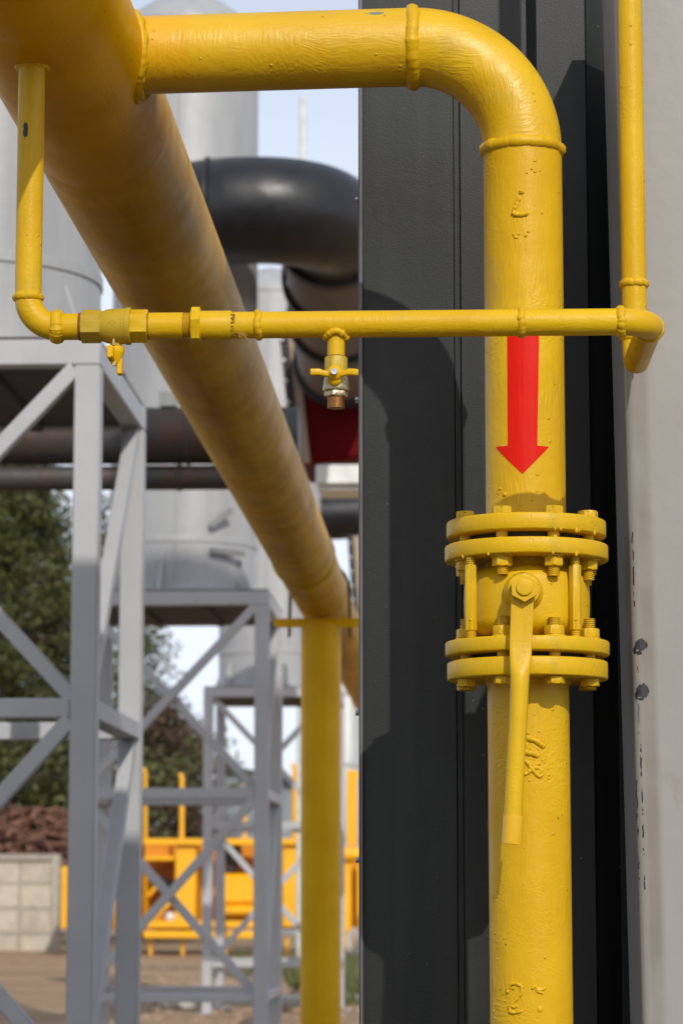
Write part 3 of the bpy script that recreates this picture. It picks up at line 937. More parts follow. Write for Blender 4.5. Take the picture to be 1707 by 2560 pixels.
m.bbox((sx_ - .003, SY - .0125, iz(868)), (sx_ + .0005, SY - .009, iz(845)), .0006)
obj('screw', m, plain('brass_screw', (.45, .35, .12), .4, .8), iv)
RUST = plain('rust_line', (.16, .06, .015), .9)
m = MB(); m.lathe((hx(199), SY, hzv), (1, 0, 0), [(0, SR), (0, SR * 1.05), (.0028, SR * 1.06), (.0028, SR)], 48, False)
m.lathe((hx(371), SY, hzv), (1, 0, 0), [(0, SR), (0, SR * 1.04), (.0012, SR * 1.04), (.0012, SR)], 48, False)
obj('rusty_joint', m, RUST, iv)

# drain valve
dv = thing('drain_valve', (DX, SY, dz(1000)), 'small brass drain valve with a yellow tee handle hanging from the thin pipe', 'valve')
NICK = plain('worn_nickel', (.42, .36, .22), .38, .75, (90, .0006), .2, 60)
m = MB(); m.lathe((DX, SY, dz(890)), (0, 0, -1), [(0, STUB), (.0012, STUB * 1.04), (.0024, STUB)], 40, False)
obj('rusty_joint', m, RUST, dv)
m = MB(); m.hexa((DX, SY, dz(893)), (0, 0, -1), .0255, dz(893) - dz(938), rot=.2, ch=.05)
obj('hex_end', m, yellow('half_worn_yellow', 'Z', c1=(0.508, 0.349, 0.024), c2=(0.370, 0.290, 0.048), streak=.2, green=1.0, seed=20.0), dv)
m = MB(); z0_ = dz(935)
m.lathe((DX, SY, z0_), (0, 0, -1), [(0, .0115), (z0_ - dz(945), .0145), (z0_ - dz(957), .0155), (z0_ - dz(968), .0163), (z0_ - dz(974), .0163), (z0_ - dz(977), .0158), (z0_ - dz(979), .0140)], 48)
m.hexa((DX, SY, dz(978)), (0, 0, -1), .0265, dz(978) - dz(993), rot=.3)
obj('body', m, NICK, dv)
m = MB(); m.thread((DX, SY, dz(992)), (0, 0, -1), .0108, dz(992) - dz(1020), .0016, 40)
obj('threaded_outlet', m, plain('brass', (.50, .26, .08), .32, 1.0, (120, .0004)), dv)
m = MB()
hzc = dz(940); YH = SY - .020
m.ball((DX - .001, YH, hzc), .0102, 14, (1, .7, 1))
m.ball((DX - .001, YH + .004, hzc - .006), .0092, 14, (1, .7, 1.1))
for sgn in (-1, 1):
    pts = [(DX - .001 + sgn * .007, YH - .001, hzc - .0015), (DX - .001 + sgn * .014, YH - .002, hzc - .0005), (DX - .001 + sgn * .018, YH - .003, hzc + .0006), (DX - .001 + sgn * .0295, YH - .003, hzc + .0006 - (.0012 if sgn > 0 else 0))]
    secs = [(.0038, .0035), (.0036, .0035), (.0043, .004), (.0043, .004)]
    rs = []
    for p, (hh, dd_) in zip(pts, secs):
        ring = []
        for k in range(16):
            t = 2 * PI * k / 16; c, s_ = math.cos(t), math.sin(t)
            ring.append(Vector((p[0], p[1] + dd_ * math.copysign(abs(c) ** .45, c), p[2] + hh * math.copysign(abs(s_) ** .45, s_))))
        rs.append(ring if sgn > 0 else ring[::-1])
    m.rings(rs)
obj('tee_handle', m, yellow('yellow_paint_tee', 'X', c1=(0.666, 0.407, 0.005), streak=.25, green=.1, seed=21.0), dv)
m = MB()
m.lathe((DX - .001, YH - .006, hzc), (0, -1, 0), [(0, .0044), (.0052, .0044), (.006, .0038), (.006, .0022), (.004, .002)], 24)
obj('screw', m, plain('bright_zinc', (.62, .62, .62), .25, 1.0), dv)

# ------------------------------------------------------------------ pipe support post
PY = 10.8
PX = at(802, 1900, PY).x
hb = hax(PY).z - HR
ps = thing('pipe_support', (PX, PY, 0), 'yellow tubular post holding up the gas main on a clamp', 'support')
YP = yellow('yellow_paint_post', 'Z', c1=(0.798, 0.447, 0.003), c2=(0.714, 0.371, 0.002), streak=.3, green=.0, seed=22.0, spec=.15)
m = MB(); m.tube(line((PX, PY, -.05), (PX, PY, hb - .030), 10), .0795, 64)
obj('post', m, YP, ps)
m = MB()
x0 = at(688, 1555, PY).x; x1 = at(905, 1555, PY).x
m.bbox((x0, PY - .05, hb - .012), (x1, PY + .05, hb - .004), .001)
m.bbox((x0, PY - .05, hb - .040), (x1, PY - .043, hb - .0125), .001)
obj('clamp_plate', m, YP, ps)
m = MB()
c_ = hax(PY); ub = [(c_.x - HR - .012, PY - .012, hb - .075)] + arc((c_.x, PY - .012, c_.z), (-1, 0, 0), (0, 0, 1), HR + .008, 0, PI, 24) + [(c_.x + HR + .012, PY - .012, hb - .075)]
m.tube(ub, .007, 10)
obj('u_bolt', m, plain('dark_steel', (.10, .085, .04), .5, .6), ps)

# ------------------------------------------------------------------ lattice towers
def tower_mat():
    n = NT('grey_tower_paint')
    col = n.mix(n.rng(n.noise(5, 4), .3, .7), (.375, .38, .39), (.415, .42, .43))
    st = n.rng(n.noise(1.0, 5, n.co((9, 9, 2.2)), .7), .60, .76)
    col = n.mix(n.math('MULTIPLY', st, .35), col, (.24, .23, .22))
    ru = n.rng(n.noise(7, 5, rough=.7), .70, .74)
    col = n.mix(n.math('MULTIPLY', ru, .8), col, (.16, .06, .04))
    return n.fin(col, .5, n.bump(n.noise(40, 3), .0008))
GREY = tower_mat()
SHADE_GREY = plain('shaded_underside', (.055, .047, .040), .8)  # near black stands in for the shade beneath the platform
TW, TDP, LG = 1.155, 1.29, .0825
tp = at(251, 910, 8.5)
TZ = tp.z; TX = tp.x; TY = 8.5
mz = at(200, 1770, 8.5).z
lz = at(600, 2495, 15.8).z
tw = thing('lattice_tower', (TX - TW / 2, TY + TDP / 2, 0), 'nearest grey steel lattice tower, cut off by the left edge', 'tower', 'grey lattice towers under the silver tanks')
xl, xr, yf, yb = TX - TW, TX, TY, TY + TDP
lx = (xl + LG / 2, xr - LG / 2); ly = (yf + LG / 2, yb - LG / 2)
for x in lx:
    for y in ly:
        m = MB(); m.bbox((x - LG/2, y - LG/2, .0), (x + LG/2, y + LG/2, TZ - .002), .005); m.bbox((x - .1, y - .1, -.04), (x + .1, y + .1, -.001), .004)
        obj('leg', m, GREY, tw)
def beams(name, z, h):
    for y in (yf, yb - LG):
        m = MB(); a = 0 if name == 'top_beam' else LG
        m.bbox((xl + a, y + .004, z), (xr - a, y + LG - .004, z + h), .004); obj(name, m, GREY, tw)
    for x in (xl, xr - LG):
        m = MB(); m.bbox((x + .004, yf + LG, z), (x + LG - .004, yb - LG, z + h), .004); obj(name, m, GREY, tw)
beams('top_beam', TZ, .084)
beams('middle_beam', mz - .03, .062)
beams('bottom_beam', lz - .025, .05)
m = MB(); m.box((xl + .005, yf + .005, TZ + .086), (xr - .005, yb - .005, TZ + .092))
m.box((xl + LG + .002, yf + LG + .002, TZ + .012), (xr - LG - .002, yb - LG + .030, TZ + .084))  # dark filler box added where the frame interior lies in shade
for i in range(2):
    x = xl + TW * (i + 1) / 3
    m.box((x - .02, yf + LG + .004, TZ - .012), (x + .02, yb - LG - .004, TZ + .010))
obj('platform', m, SHADE_GREY, tw, smooth=False)
BW = .056
pan = [(mz + .035, TZ - .01), (lz + .03, mz - .035)]
for y, s_ in ((yf + .03, 1),):
    for z0_, z1_ in pan:
        a_, b_ = xl + LG, xr - LG
        m = MB(); m.bar((a_, y, z0_), (b_, y, z1_), .05, BW, (0, 1, 0)); obj('brace', m, GREY, tw)
        m = MB(); m.bar((a_, y + s_ * .052, z1_), (b_, y + s_ * .052, z0_), .05, BW, (0, 1, 0)); obj('brace', m, GREY, tw)
for x in (xr - .04,):
    for z0_, z1_ in pan:
        m = MB(); m.bar((x, yf + LG, z0_), (x, yb - LG, z1_), BW, .05, (1, 0, 0)); obj('brace', m, GREY, tw)
t2 = at(672, 1514, 15.8); t3 = at(845, 1753, 23.3)
dup(tw, (t2.x - TX, 15.8 - TY, 0), 'middle grey steel lattice tower of the row, left of the yellow post', 'tower')
dup(tw, (t3.x - TX, 23.3 - TY, 0), 'farthest grey steel lattice tower, partly behind the yellow post', 'tower')

# ------------------------------------------------------------------ silver tanks on the towers
def silver_mat():
    n = NT('silver_sheet')
    col = n.mix(n.rng(n.noise(1.0, 4, n.co((9, 9, 1.2))), .3, .7), (.32, .325, .33), (.385, .39, .395))
    col = n.mix(n.math('MULTIPLY', n.rng(n.noise(3, 5, rough=.7), .58, .72), .3), col, (.2, .2, .2))
    return n.fin(col, .45, n.bump(n.noise(5, 3), .004), .1)
SILV = silver_mat()
TKX, TKR = -1.672, .445
bz = TZ + .093
tzt = at(620, 95, 16.4).z
tk = thing('silver_tank', (TKX, TY + TDP / 2, bz), 'silver upright tank on the nearest tower at the left edge', 'tank', 'silver tanks on the lattice towers')
ty = TY + TDP / 2
m = MB(); m.lathe((TKX, ty, 0), (0, 0, 1), [(bz + .02, TKR), (tzt, TKR)], 72)
obj('shell', m, SILV, tk)
m = MB(); m.lathe((TKX, ty, 0), (0, 0, 1), [(tzt - .02, TKR + .01), (tzt + .02, TKR + .01), (tzt + .10, TKR * .86), (tzt + .20, TKR * .55), (tzt + .26, TKR * .2), (tzt + .27, .02)], 72)
obj('roof', m, SILV, tk)
sb = at(100, 640, 9.15 - .4).z
for z in (bz + .03, sb):
    m = MB(); m.lathe((TKX, ty, 0), (0, 0, 1), [(z - .02, TKR), (z - .018, TKR + .007), (z + .018, TKR + .007), (z + .02, TKR)], 72, False)
    obj('band', m, SILV, tk)
for a in (-100, -35, 30, 95, 160, 225):
    c, s_ = math.cos(R(a)), math.sin(R(a))
    m = MB()
    e = Vector((-s_, c, 0)) * .006
    p = [Vector((TKX + c * (TKR - .004), ty + s_ * (TKR - .004), bz + .0)), Vector((TKX + c * (TKR + .10), ty + s_ * (TKR + .10), bz + .0)), Vector((TKX + c * (TKR - .004), ty + s_ * (TKR - .004), bz + .26))]
    m.add([q - e for q in p] + [q + e for q in p], [(0, 1, 2), (5, 4, 3), (0, 3, 4, 1), (1, 4, 5, 2), (2, 5, 3, 0)])
    obj('gusset', m, GREY, tk, smooth=False)
m = MB(); m.lathe((TKX, ty, bz + .0), (0, 0, 1), [(0, TKR + .09), (.012, TKR + .09)], 60)
obj('base_ring', m, GREY, tk)
m = MB(); m.bbox((TKX - .006, ty - TKR - .006, bz + .03), (TKX + .006, ty - TKR + .02, tzt - .03), .002)
obj('seam', m, SILV, tk)
tk2 = dup(tk, (0, 16.4 - ty, 0), 'silver upright tank on the middle tower, joined to the black duct', 'tank')
t3k = dup(tk, (0.006, 23.9 - ty, 0), 'silver upright tank on the farthest tower, seen past the gas main', 'tank')
# brackets on the middle tank
tk2['_w'] = tuple(tk2.location)
m = MB()
yb_ = 16.4 - TKR
BKT = plain('bracket_grey', (.19, .19, .195), .6)
m.bar(at(527, 1315, yb_ + .01), at(580, 1274, yb_ + .03), .02, .035); obj('bracket', m, BKT, tk2)
m = MB(); m.bar(at(527, 1376, yb_ + .01), at(612, 1384, yb_ + .11), .02, .035); obj('bracket', m, BKT, tk2)

# ------------------------------------------------------------------ black duct from the middle tank to the red fan
def duct_mat():
    n = NT('black_duct_paint')
    col = n.mix(n.rng(n.noise(4, 4), .3, .7), (.008, .008, .0095), (.014, .014, .016))
    return n.fin(col, n.rng(n.noise(6, 4), .3, .7, .30, .46), n.bump(n.noise(5, 2), .006))
BLK = duct_mat()
BROWN = plain('duct_cuff', (.11, .08, .065), .6)
RUB = plain('black_rubber', (.012, .012, .013), .6)
DY = 15.45
DR = 275 / 2 * DY / F
a0 = at(560, 527, DY)
ex = at(822, 527, DY).x
dk = thing('black_duct', tuple(a0), 'fat black elbow duct between the silver tank and red fan', 'duct')
ER = .42
s0 = Vector((TKX + ER, DY, a0.z)); s1 = Vector((ex - ER, DY, a0.z))
endp = at(852, 905, 19.3)
pe = arc((TKX + ER, DY + ER, a0.z), (0, -1, 0), (-1, 0, 0), ER, 0, PI / 2, 20) + [Vector((TKX, 16.2, a0.z))]
ea = arc((ex - ER, DY + ER, a0.z), (0, -1, 0), (1, 0, 0), ER, 0, PI / 2, 24)
m = MB(); m.tube(pe[::-1] + line(s0, s1, 4)[1:-1] + ea, DR, 96); obj('elbow_run', m, BLK, dk)
e1_ = ea[-1]
bend = [e1_, e1_ + Vector((0, .12, -.01))]
dirn = (endp - bend[1]).normalized()
m = MB(); m.tube(bend + line(bend[1] + dirn * .1, endp, 6), DR * .99, 72); obj('back_run', m, BROWN, dk)
for q in (.0, .30, .60, .985):
    c_ = bend[1].lerp(endp, q)
    m = MB(); m.lathe(c_, dirn, [(-.05, DR), (-.05, DR + .035), (.05, DR + .035), (.05, DR)], 72, False)
    obj('flange_ring', m, RUB, dk)
m = MB(); m.lathe((at(517, 527, DY).x, DY, a0.z), (1, 0, 0), [(0, DR), (0, DR + .004), (.02, DR + .004), (.02, DR)], 72, False)
obj('seam_ring', m, BLK, dk)

# ------------------------------------------------------------------ red fan housings
REDP = plain('shaded_red_paint', (.09, .0008, .0008), .6, 0, (8, .01), .15, 4, .08)  # red darkened to hold the shade the housing stands in
TAN = plain('tan_edge', (.34, .25, .18), .7)
def fan(x0p, x1p, y0p, y1p, Y, label, tilt=6.0, first=None):
    p0 = at(x0p, y1p, Y); p1 = at(x1p, y0p, Y)
    W_, H_ = p1.x - p0.x, p1.z - p0.z
    M = Matrix.Translation(Vector((p0.x, Y, p0.z))) @ Matrix.Rotation(R(-tilt), 4, 'Y')
    t = thing('fan_housing', (p0.x, Y, p0.z), label, 'fan', 'red fan housings beside the silver tanks')
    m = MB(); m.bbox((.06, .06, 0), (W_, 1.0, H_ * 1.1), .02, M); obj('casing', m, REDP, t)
    m = MB(); m.bbox((0, 0, -.01), (.055, .09, H_ * 1.12), .006, M); obj('rubber_edge', m, RUB, t)
    m = MB(); m.bbox((.057, .02, 0), (.125, .058, H_ * 1.1), .006, M); obj('flange_strip', m, TAN, t)
    for k in range(6):
        q = M @ Vector((.012, -.004, H_ * (.16 + .17 * k)))
        m = MB(); m.ball(q, .022, 6); obj('bolt_head', m, SCREW, t)
    return t
fan(732, 1010, 850, 1160, 19.4, 'dark red fan housing with a black rubber edge above the white bracket')
fan(884, 1040, 1360, 1570, 28.0, 'smaller far red fan housing half hidden at the charcoal wall edge', 4.0)

WHT = plain('off_white_paint', (.74, .74, .72), .5)
brk = thing('white_bracket', tuple(at(850, 1225, 18.5)), 'off white steel bracket box under the dark red fan', 'bracket')
def pbox(m, x0, y0, x1, y1, Y, dep, b=.01):
    p = at(x0, y1, Y); q = at(x1, y0, Y)
    m.bbox((p.x, Y, p.z), (q.x, Y + dep, q.z), b)
m = MB(); pbox(m, 789, 1160, 1000, 1210, 18.5, .5); obj('box', m, WHT, brk)
m = MB(); pbox(m, 795, 1211.5, 1000, 1226, 18.55, .4); obj('lower_lip', m, WHT, brk)
far = thing('far_black_duct', tuple(at(850, 1287, 30)), 'level black duct below the white bracket, far off', 'duct')
dA, dB = at(640, 1300, 30), at(1010, 1281, 30)
rd = 60 * 30 / F
m = MB(); m.tube(line(dA, dB, 6), rd, 56); obj('run', m, BLK, far)
for q in (.22, .45):
    m = MB(); c_ = dA.lerp(dB, q); m.lathe(c_, dB - dA, [(-.03, rd), (-.03, rd + .02), (.03, rd + .02), (.03, rd)], 56, False); obj('flange_ring', m, BLK, far)

# ------------------------------------------------------------------ rusty pipes behind the first tower
def rusty():
    n = NT('rusty_steel')
    col = n.mix(n.rng(n.noise(2.2, 6, rough=.7), .54, .74), (.060, .056, .053), (.12, .05, .025))
    return n.fin(col, .55, n.bump(n.noise(14, 4), .006), .2)
RST = rusty()
for py, rpx, lab, nm in ((1090, 72, 'thick rusty grey pipe level behind the nearest tower', 'rusty_pipe'), (1195, 31, 'thinner dark pipe running level just below the thick rusty pipe', 'rusty_pipe')):
    a_ = at(-500, py + 4, 13.0); b_ = at(748 if rpx > 50 else 720, py - 2, 13.0)
    t = thing(nm, tuple((a_ + b_) / 2), lab, 'pipe', 'rusty pipes behind the nearest tower')
    m = MB(); m.tube(line(a_, b_, 10), rpx * 13 / F, 48); obj('run', m, RST, t)
    for q in (.28, .78):
        c_ = a_.lerp(b_, q); obj('weld_bead', ring_bead(c_, b_ - a_, rpx * 13 / F, .008, q, n=60), RST, t)
jb = MB(); pbox(jb, 398, 976, 441, 1016, 12.95, .1, .006)
tag(obj('junction_box', jb, plain('cream_box', (.62, .62, .55), .5)), 'small cream box sitting on top of the thick rusty pipe', 'box')

# ------------------------------------------------------------------ far background
mast = MB(); q = at(757, 200, 40); mast.lathe((q.x, 40, -.02), (0, 0, 1), [(0, .075), (13, .045)], 20)
tag(obj('lamp_mast', mast, plain('pale_mast', (.55, .60, .58), .5)), 'tall pale thin mast against the sky above the black duct', 'mast')
sl = MB(); a_ = at(795, 2000, 46); b_ = at(925, 2000, 46); zt_ = at(850, 1600, 46).z
cx_ = (a_.x + b_.x) / 2; r_ = (b_.x - a_.x) / 2
so_ = thing('far_silo', (cx_, 46, 0), 'pale far silo beside the charcoal wall edge', 'silo')
sl.lathe((cx_, 46, 0), (0, 0, 1), [(0, r_), (zt_, r_), (zt_ + .5, .05)], 48); obj('shell', sl, SILV, so_)
for i in range(4):
    m = MB(); z = zt_ * (i + .6) / 4.4; m.lathe((cx_, 46, 0), (0, 0, 1), [(z, r_), (z, r_ + .02), (z + .06, r_ + .02), (z + .06, r_)], 48, False); obj('band', m, SILV, so_)
# shed
def shed_mat():
    n = NT('corrugated_sheet')
    X = n.xyz()
    wv = n.math('SINE', n.math('MULTIPLY', X[0], 42.0))
    col = n.mix(n.rng(n.noise(.8, 4), .3, .7), (.22, .26, .30), (.30, .34, .37))
    return n.fin(col, .5, n.bump(wv, .03))
sh = thing('shed', tuple(on_ground(660, 2330)), 'blue grey corrugated shed beyond the yellow machine', 'shed')
SHY = 70
p0 = at(541, 1912, SHY); p1 = at(800, 1975, SHY)
m = MB(); m.add([(p0.x, SHY, 0), (p1.x, SHY, 0), (p1.x, SHY, p1.z), (p0.x, SHY, p0.z), (p0.x, SHY + 5, 0), (p1.x, SHY + 5, 0), (p1.x, SHY + 5, p1.z), (p0.x, SHY + 5, p0.z)],
    [(0, 1, 2, 3), (5, 4, 7, 6), (1, 5, 6, 2), (4, 0, 3, 7), (3, 2, 6, 7)])
obj('walls', m, shed_mat(), sh, smooth=False)
m = MB(); m.add([(p0.x - .15, SHY - .3, p0.z + .02), (p1.x + .15, SHY - .3, p1.z + .02), (p1.x + .15, SHY + 5.2, p1.z + .02), (p0.x - .15, SHY + 5.2, p0.z + .02), (p0.x - .15, SHY - .3, p0.z + .10), (p1.x + .15, SHY - .3, p1.z + .10), (p1.x + .15, SHY + 5.2, p1.z + .10), (p0.x - .15, SHY + 5.2, p0.z + .10)],
    [(3, 2, 1, 0), (4, 5, 6, 7), (0, 1, 5, 4), (1, 2, 6, 5), (2, 3, 7, 6), (3, 0, 4, 7)])
obj('roof', m, plain('dark_roof', (.07, .07, .075), .7), sh, smooth=False)
# concrete wall
def conc_mat():
    n = NT('concrete_blocks')
    b = n.new("ShaderNodeTexBrick", Scale=1.0, Mortar_Size=.03)
    b.inputs['Brick Width'].default_value = .62; b.inputs['Row Height'].default_value = .44
    b.inputs['Color1'].default_value = (.52, .465, .375, 1); b.inputs['Color2'].default_value = (.45, .40, .325, 1); b.inputs['Mortar'].default_value = (.34, .31, .26, 1)
    b.offset = 0
    n.t.links.new(n.co(rot=(R(90), 0, 0)), b.inputs['Vector'])
    col = n.mix(n.math('MULTIPLY', n.rng(n.noise(1.6, 6, rough=.7), .42, .68), .55), b.outputs['Color'], (.24, .20, .16))
    nm = n.bump(b.outputs['Fac'], -.04)
    return n.fin(col, .9, n.bump(n.noise(9, 5), .03, nm))
CONC = conc_mat()
WYc = 48.5
q0 = at(-260, 2372, WYc); q1 = at(150, 2135, WYc)
cw = thing('concrete_wall', (q1.x - 2, WYc, 0), 'pale concrete block wall below the heap of brushwood', 'wall')
m = MB(); m.box((q0.x - 12, WYc, -.1), (q1.x - .14, WYc + .2, q1.z - .12)); obj('blocks', m, CONC, cw, smooth=False)
m = MB(); m.bbox((q0.x - 12, WYc - .06, q1.z - .118), (q1.x - .14, WYc + .26, q1.z), .01); obj('coping', m, plain('coping_concrete', (.30, .27, .23), .9), cw)
m = MB(); m.bbox((q1.x - .137, WYc - .05, -.1), (q1.x, WYc + .25, q1.z - .01), .01); obj('end_post', m, plain('post_concrete', (.36, .33, .27), .9), cw)
# heap of brushwood
def wood_mat():
    n = NT('red_brown_wood')
    g_ = n.new("ShaderNodeNewGeometry")
    v = n.rng(g_.outputs['Random Per Island'], 0, 1)
    col = n.mix(v, (.055, .022, .014), (.26, .13, .085))
    return n.fin(col, .9)
rng = random.Random(21)
m = MB()
for i in range(3200):
    x = rng.uniform(-15, at(172, 2100, 51).x); hgt = 2.55 + .5 * nz(x, 3, 0, .8)
    z = rng.uniform(.1, 1) ** .5 * hgt
    y = 50.2 + (z / hgt) * 1.4 + rng.uniform(-.5, .5)
    a = rng.uniform(0, PI); L = rng.uniform(.2, .7); el = rng.uniform(-.5, .5)
    d = Vector((math.cos(a) * math.cos(el), math.sin(a) * math.cos(el) * .6, math.sin(el))) * L / 2
    c_ = Vector((x, y, z)); w_ = rng.uniform(.015, .055)
    m.tube([c_ - d, c_ + Vector((0, 0, rng.uniform(-.05, .05))), c_ + d], [w_, w_ * .9, w_ * .6], 5)
tag(obj('brushwood_heap', m, wood_mat()), 'reddish brown heap of cut brushwood behind the concrete wall', 'heap')

# trees
def leaf_mat(name, c1_, c2_):
    n = NT(name)
    g_ = n.new("ShaderNodeNewGeometry")
    col = n.mix(g_.outputs['Random Per Island'], c1_, c2_)
    n.b.inputs['Transmission Weight'].default_value = 0
    return n.fin(col, .6, spec=.3)
BARK = plain('bark', (.10, .075, .055), .95, 0, (20, .02))
LEAF = leaf_mat('conifer_leaf', (.018, .027, .007), (.100, .108, .024))
LEAFB = leaf_mat('brown_leaf', (.035, .026, .014), (.11, .070, .035))
LEAFG = leaf_mat('bush_leaf', (.035, .045, .012), (.14, .15, .05))
def leaves(mb, c, r_, n_, s_, rng, droop=.3):
    for i in range(n_):
        while True:
            v = Vector((rng.uniform(-1, 1), rng.uniform(-1, 1), rng.uniform(-1, 1)))
            if v.length < 1: break
        p = Vector(c) + Vector((v.x * r_[0], v.y * r_[1], v.z * r_[2]))
        a = Vector((rng.uniform(-1, 1), rng.uniform(-1, 1), rng.uniform(-1, 1))).normalized()
        b = a.cross(Vector((rng.uniform(-1, 1), rng.uniform(-1, 1), rng.uniform(-1, 1)))).normalized()
        s2 = s_ * rng.uniform(.6, 1.3)
        mb.add([p, p + a * s2 + b * s2 * .35, p + a * s2 * 1.8, p + a * s2 - b * s2 * .35], [(0, 1, 2, 3)])
def tree(px, base_Y, top_py, rad, label, lm, seed, ncl=170, per=42, low=.05, gap=.0, size=.085, shape=.35, name='conifer_tree'):
    rng = random.Random(seed)
    top = at(px, top_py, base_Y); x, H = top.x, top.z
    t = thing(name, (x, base_Y, 0), label, 'tree')
    m = MB(); m.tube([(x, base_Y, -.1), (x + .05, base_Y, H * .4), (x, base_Y, H * .95)], [.20, .14, .03], 12)
    tr = obj('trunk', m, BARK, t)
    cr_ = MB(); lb = MB()
    for i in range(ncl):
        q = low + (1 - low) * (i + rng.random()) / ncl
        rr = rad * ((1 - q) ** shape) * (1 if q > .12 else .8) * rng.uniform(.25, 1.08)
        a = rng.uniform(0, 2 * PI)
        c_ = Vector((x + math.cos(a) * rr, base_Y + math.sin(a) * rr, q * H - .12 * rr))
        s_ = rng.uniform(.22, .5)
        leaves(cr_, c_, (s_ * 1.25, s_ * 1.25, s_ * .75), int(per * s_ / .35), size, rng)
        lb.tube([(x, base_Y, q * H - .05), tuple(c_)], [.035, .012], 5)
    obj('limbs', lb, BARK, t)
    obj('crown', cr_, lm, t, smooth=False)
tree(20, 54, 1120, 2.0, 'big dark conifer behind the wall at the left edge', LEAF, 31, 620, 56, .12, shape=.22)
tree(130, 56, 1290, 1.15, 'slimmer conifer just right of the big one, ragged against the sky', LEAF, 32, 240, 42, .12, shape=.45)
tree(262, 60, 1260, 1.6, 'thin conifer showing between the near tower legs', LEAF, 33, 150, 30, .1, shape=.5)
tree(350, 62, 1490, 1.7, 'loose conifer with twigs reaching right, behind the middle tower', LEAF, 34, 190, 38, .1, shape=.5)
tree(415, 58, 1760, 1.1, 'brown autumn tree above the yellow machine', LEAFB, 35, 170, 44, .1, shape=.3, name='autumn_tree')
tree(475, 60, 1840, .8, 'small brown tree at the left of the shed', LEAFB, 36, 110, 40, .1, shape=.3, name='autumn_tree')
bu = MB(); rng = random.Random(40)
for i in range(150):
    x = rng.uniform(-15, -4.2); z = rng.uniform(.4, 4.4) * (1 if x < -9 else .9)
    leaves(bu, (x, 53 + rng.uniform(-.6, 1.2), z), (.5, .5, .4), 40, .10, rng)
tag(obj('hedge', bu, LEAFG, smooth=False), 'dark green hedge rising behind the brushwood heap', 'hedge')
fh = MB(); rng = random.Random(41)
for i in range(420):
    x = rng.uniform(-40, 30); leaves(fh, (x, 88 + rng.uniform(-2, 2), rng.uniform(.2, 3.4 + 1.2 * nz(x, 0, 0, .2))), (.9, .9, .7), 26, .2, rng)
tag(obj('far_hedgerow', fh, LEAFB, smooth=False), 'far dark hedgerow along the edge of the yard', 'hedge', kind='stuff')

# ------------------------------------------------------------------ yellow plant
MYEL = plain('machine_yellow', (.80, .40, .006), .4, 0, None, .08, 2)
MYEL_SHADE = plain('machine_yellow_shaded', (.62, .22, .004), .5, 0, None, .1, 2)  # the machine's yellow with recess shade put into the colour
MBLK = plain('machine_black', (.02, .02, .022), .6)
MY = 45.0
mc = thing('yellow_machine', tuple(on_ground(420, 2385)), 'bright yellow site machine with handrail posts behind the towers', 'machine')
def mp(name, rects, mat_, Y=MY, dep=.3, b=.015):
    m = MB()
    for r_ in rects:
        pbox(m, *r_[:4], Y if len(r_) < 5 else r_[4], dep if len(r_) < 6 else r_[5], b)
    return obj(name, m, mat_, mc)
mp('rear_body', [(152, 2170, 748, 2322, MY + .9, 1.2), (360, 2102, 748, 2169, MY + .9, 1.2)], MYEL_SHADE)
mp('left_panel', [(152, 2166, 168, 2322), (226, 2166, 246, 2322), (286, 2166, 306, 2322), (170, 2176, 224, 2320, MY + .3, .1)], MYEL)
mp('top_rail', [(358, 2096, 748, 2113, MY - .1, .5)], MYEL)
mp('door_panel', [(437, 2114, 491, 2318, MY, .8)], MYEL)
mp('right_panel', [(643, 2114, 655, 2318, MY, .8), (706, 2114, 750, 2318, MY, .8)], MYEL)
mp('left_shelf', [(360, 2140, 436, 2152, MY, .9), (360, 2170, 366, 2318, MY, .9)], MYEL)
mp('skirt', [(358, 2302, 650, 2320, MY - .12, .11)], MYEL)
mp('lower_rail', [(358, 2327, 650, 2346, MY - .2, .25)], MYEL)
for x in (372, 452, 560, 636, 712):
    mp('leg', [(x, 2347, x + 9, 2390, MY, .12)], MYEL)
mp('motor', [(388, 2192, 416, 2226, MY + .3, .5), (402, 2198, 424, 2220, MY + .2, .5)], MBLK, b=.05)
mp('control_box', [(556, 2112, 600, 2160, MY + .3, .4), (566, 2160, 590, 2182, MY + .35, .3)], MBLK, b=.03)
mp('hopper_panel', [(546, 2184, 642, 2262, MY + .1, .5), (546, 2264, 642, 2290, MY - .02, .6)], MYEL, b=.06)
mp('deep_recess', [(546, 2114, 642, 2183, MY + .8, .05)], MYEL_SHADE)
mp('deep_recess', [(366, 2153, 436, 2169, MY + .8, .05)], MYEL_SHADE)
mp('rib', [(668, 2116, 674, 2318, MY + .5, .1), (688, 2116, 694, 2318, MY + .5, .1)], MYEL)
m = MB(); m.ball(at(425, 2293, MY), .09, 10); obj('hub', m, plain('pale_hub', (.6, .55, .5), .5), mc)
m = MB(); m.bar(at(366, 2310, MY + .2), at(432, 2250, MY + .2), .05, .08); m.bar(at(372, 2240, MY + .3), at(400, 2205, MY + .3), .05, .06); obj('strut', m, MYEL, mc)
for x, y, w_ in ((364, 1922, 9), (455, 1937, 12), (612, 1962, 10), (736, 1910, 12)):
    m = MB(); p = at(x, 2097, MY + .1); q_ = at(x, y, MY + .1); r_ = w_ / 2 * MY / F
    m.tube([p, q_ - Vector((0, 0, .06)), q_ - Vector((.012, 0, .012)), q_ + Vector((-.045, 0, .0))], r_, 12)
    obj('handrail_post', m, MYEL, mc)
fr = thing('yellow_gantry', tuple(on_ground(880, 2380)), 'yellow steel gantry beside the charcoal wall edge', 'gantry')
mc_ = mc; mc = fr
FYY = 41.0
mp('tall_post', [(866, 1925, 892, 2116, FYY, .16)], MYEL)
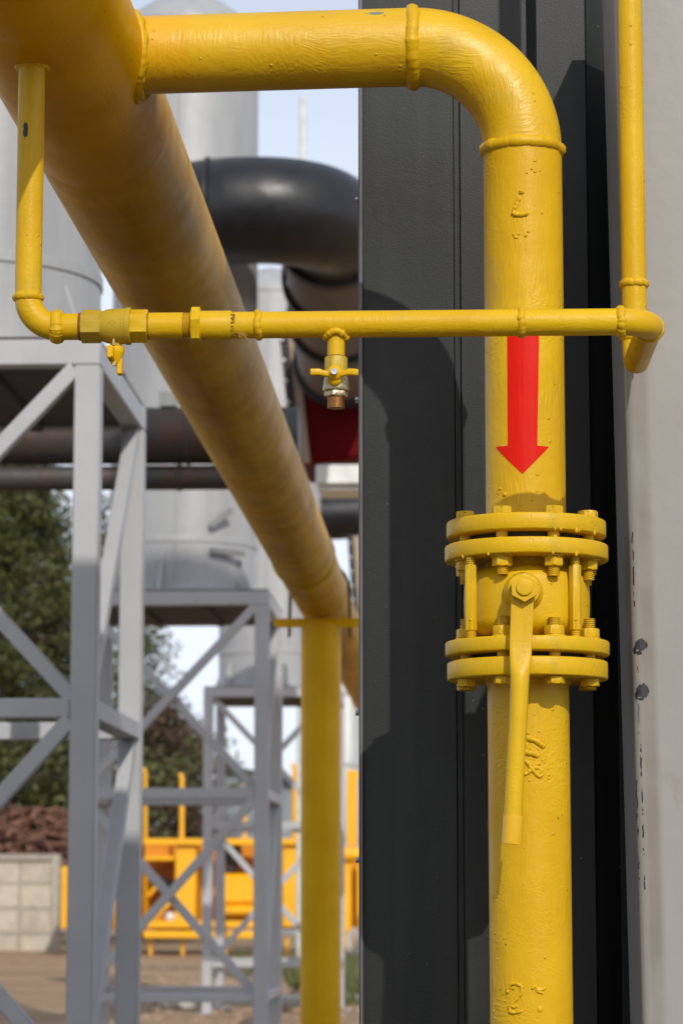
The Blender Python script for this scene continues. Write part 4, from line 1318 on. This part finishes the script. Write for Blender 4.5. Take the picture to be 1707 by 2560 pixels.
m = MB(); m.bar(at(888, 1934, FYY + .08), at(940, 1962, FYY + .08), .06, .06); obj('brace', m, MYEL, fr)
m = MB(); m.tube(line(at(846, 2136, FYY), at(980, 2136, FYY), 4), 18 * FYY / F, 24); obj('cross_tube', m, MYEL, fr)
mp('panel_post', [(850, 2157, 878, 2330, FYY, .2), (892, 2157, 915, 2330, FYY, .2)], MYEL)
mp('back_panel', [(846, 2150, 985, 2318, FYY + .5, .1)], MYEL_SHADE)
mp('foot', [(858, 2331, 866, 2385, FYY, .1), (880, 2331, 886, 2375, FYY, .1)], MYEL)
mp('arm', [(905, 2012, 990, 2046, FYY + 1.5, .3)], MBLK)
mc = mc_

# kerb stones, tufts, soil ridge
KER = plain('kerb_concrete', (.42, .40, .36), .9, 0, (12, .02), .15, 3)
for (xa, xb, py, lab) in ((395, 482, 2517, 'short pale concrete slab in the dirt left of the middle tower leg'), (556, 760, 2512, 'long pale concrete slab in the dirt beside the yellow post'), (790, 925, 2508, 'pale concrete slab right of the yellow post')):
    a_ = on_ground(xa, py); b_ = on_ground(xb, py)
    m = MB(); m.bbox((a_.x, a_.y, -.05), (b_.x, a_.y + .5, .075), .02)
    tag(obj('concrete_slab', m, KER), lab, 'slab', 'concrete slabs lying in the dirt')
tf = MB(); rng = random.Random(50)
for (px, py, n_, w_) in ((745, 2450, 70, 45), (880, 2440, 120, 45), (890, 2500, 60, 30), (620, 2425, 20, 60)):
    for i in range(n_):
        p = on_ground(px + rng.gauss(0, w_ * .5), py + rng.gauss(0, 12))
        for k in range(4):
            h = rng.uniform(.08, .34); d = Vector((rng.uniform(-.12, .12), rng.uniform(-.1, .1), h))
            e = Vector((.012, 0, 0))
            tf.add([p - e, p + e, p + d], [(0, 1, 2)])
tag(obj('grass_tufts', tf, LEAFG, smooth=False), 'sparse dry grass tufts on the bare dirt', 'grass', kind='stuff')
rd_ = MB(); rng = random.Random(51)
for i in range(420):
    p = on_ground(rng.uniform(250, 900), rng.uniform(2395, 2600)); r_ = rng.uniform(.015, .06)
    rd_.ball((p.x, p.y, .0), r_, 4, (1.2, 1, .7))
tag(obj('loose_stones', rd_, plain('clod', (.26, .18, .12), .95, 0, None, .3, 3)), 'loose clods and stones scattered on the dirt', 'stones', kind='stuff')

for o in bpy.data.objects:
    if '_w' in o: del o['_w']
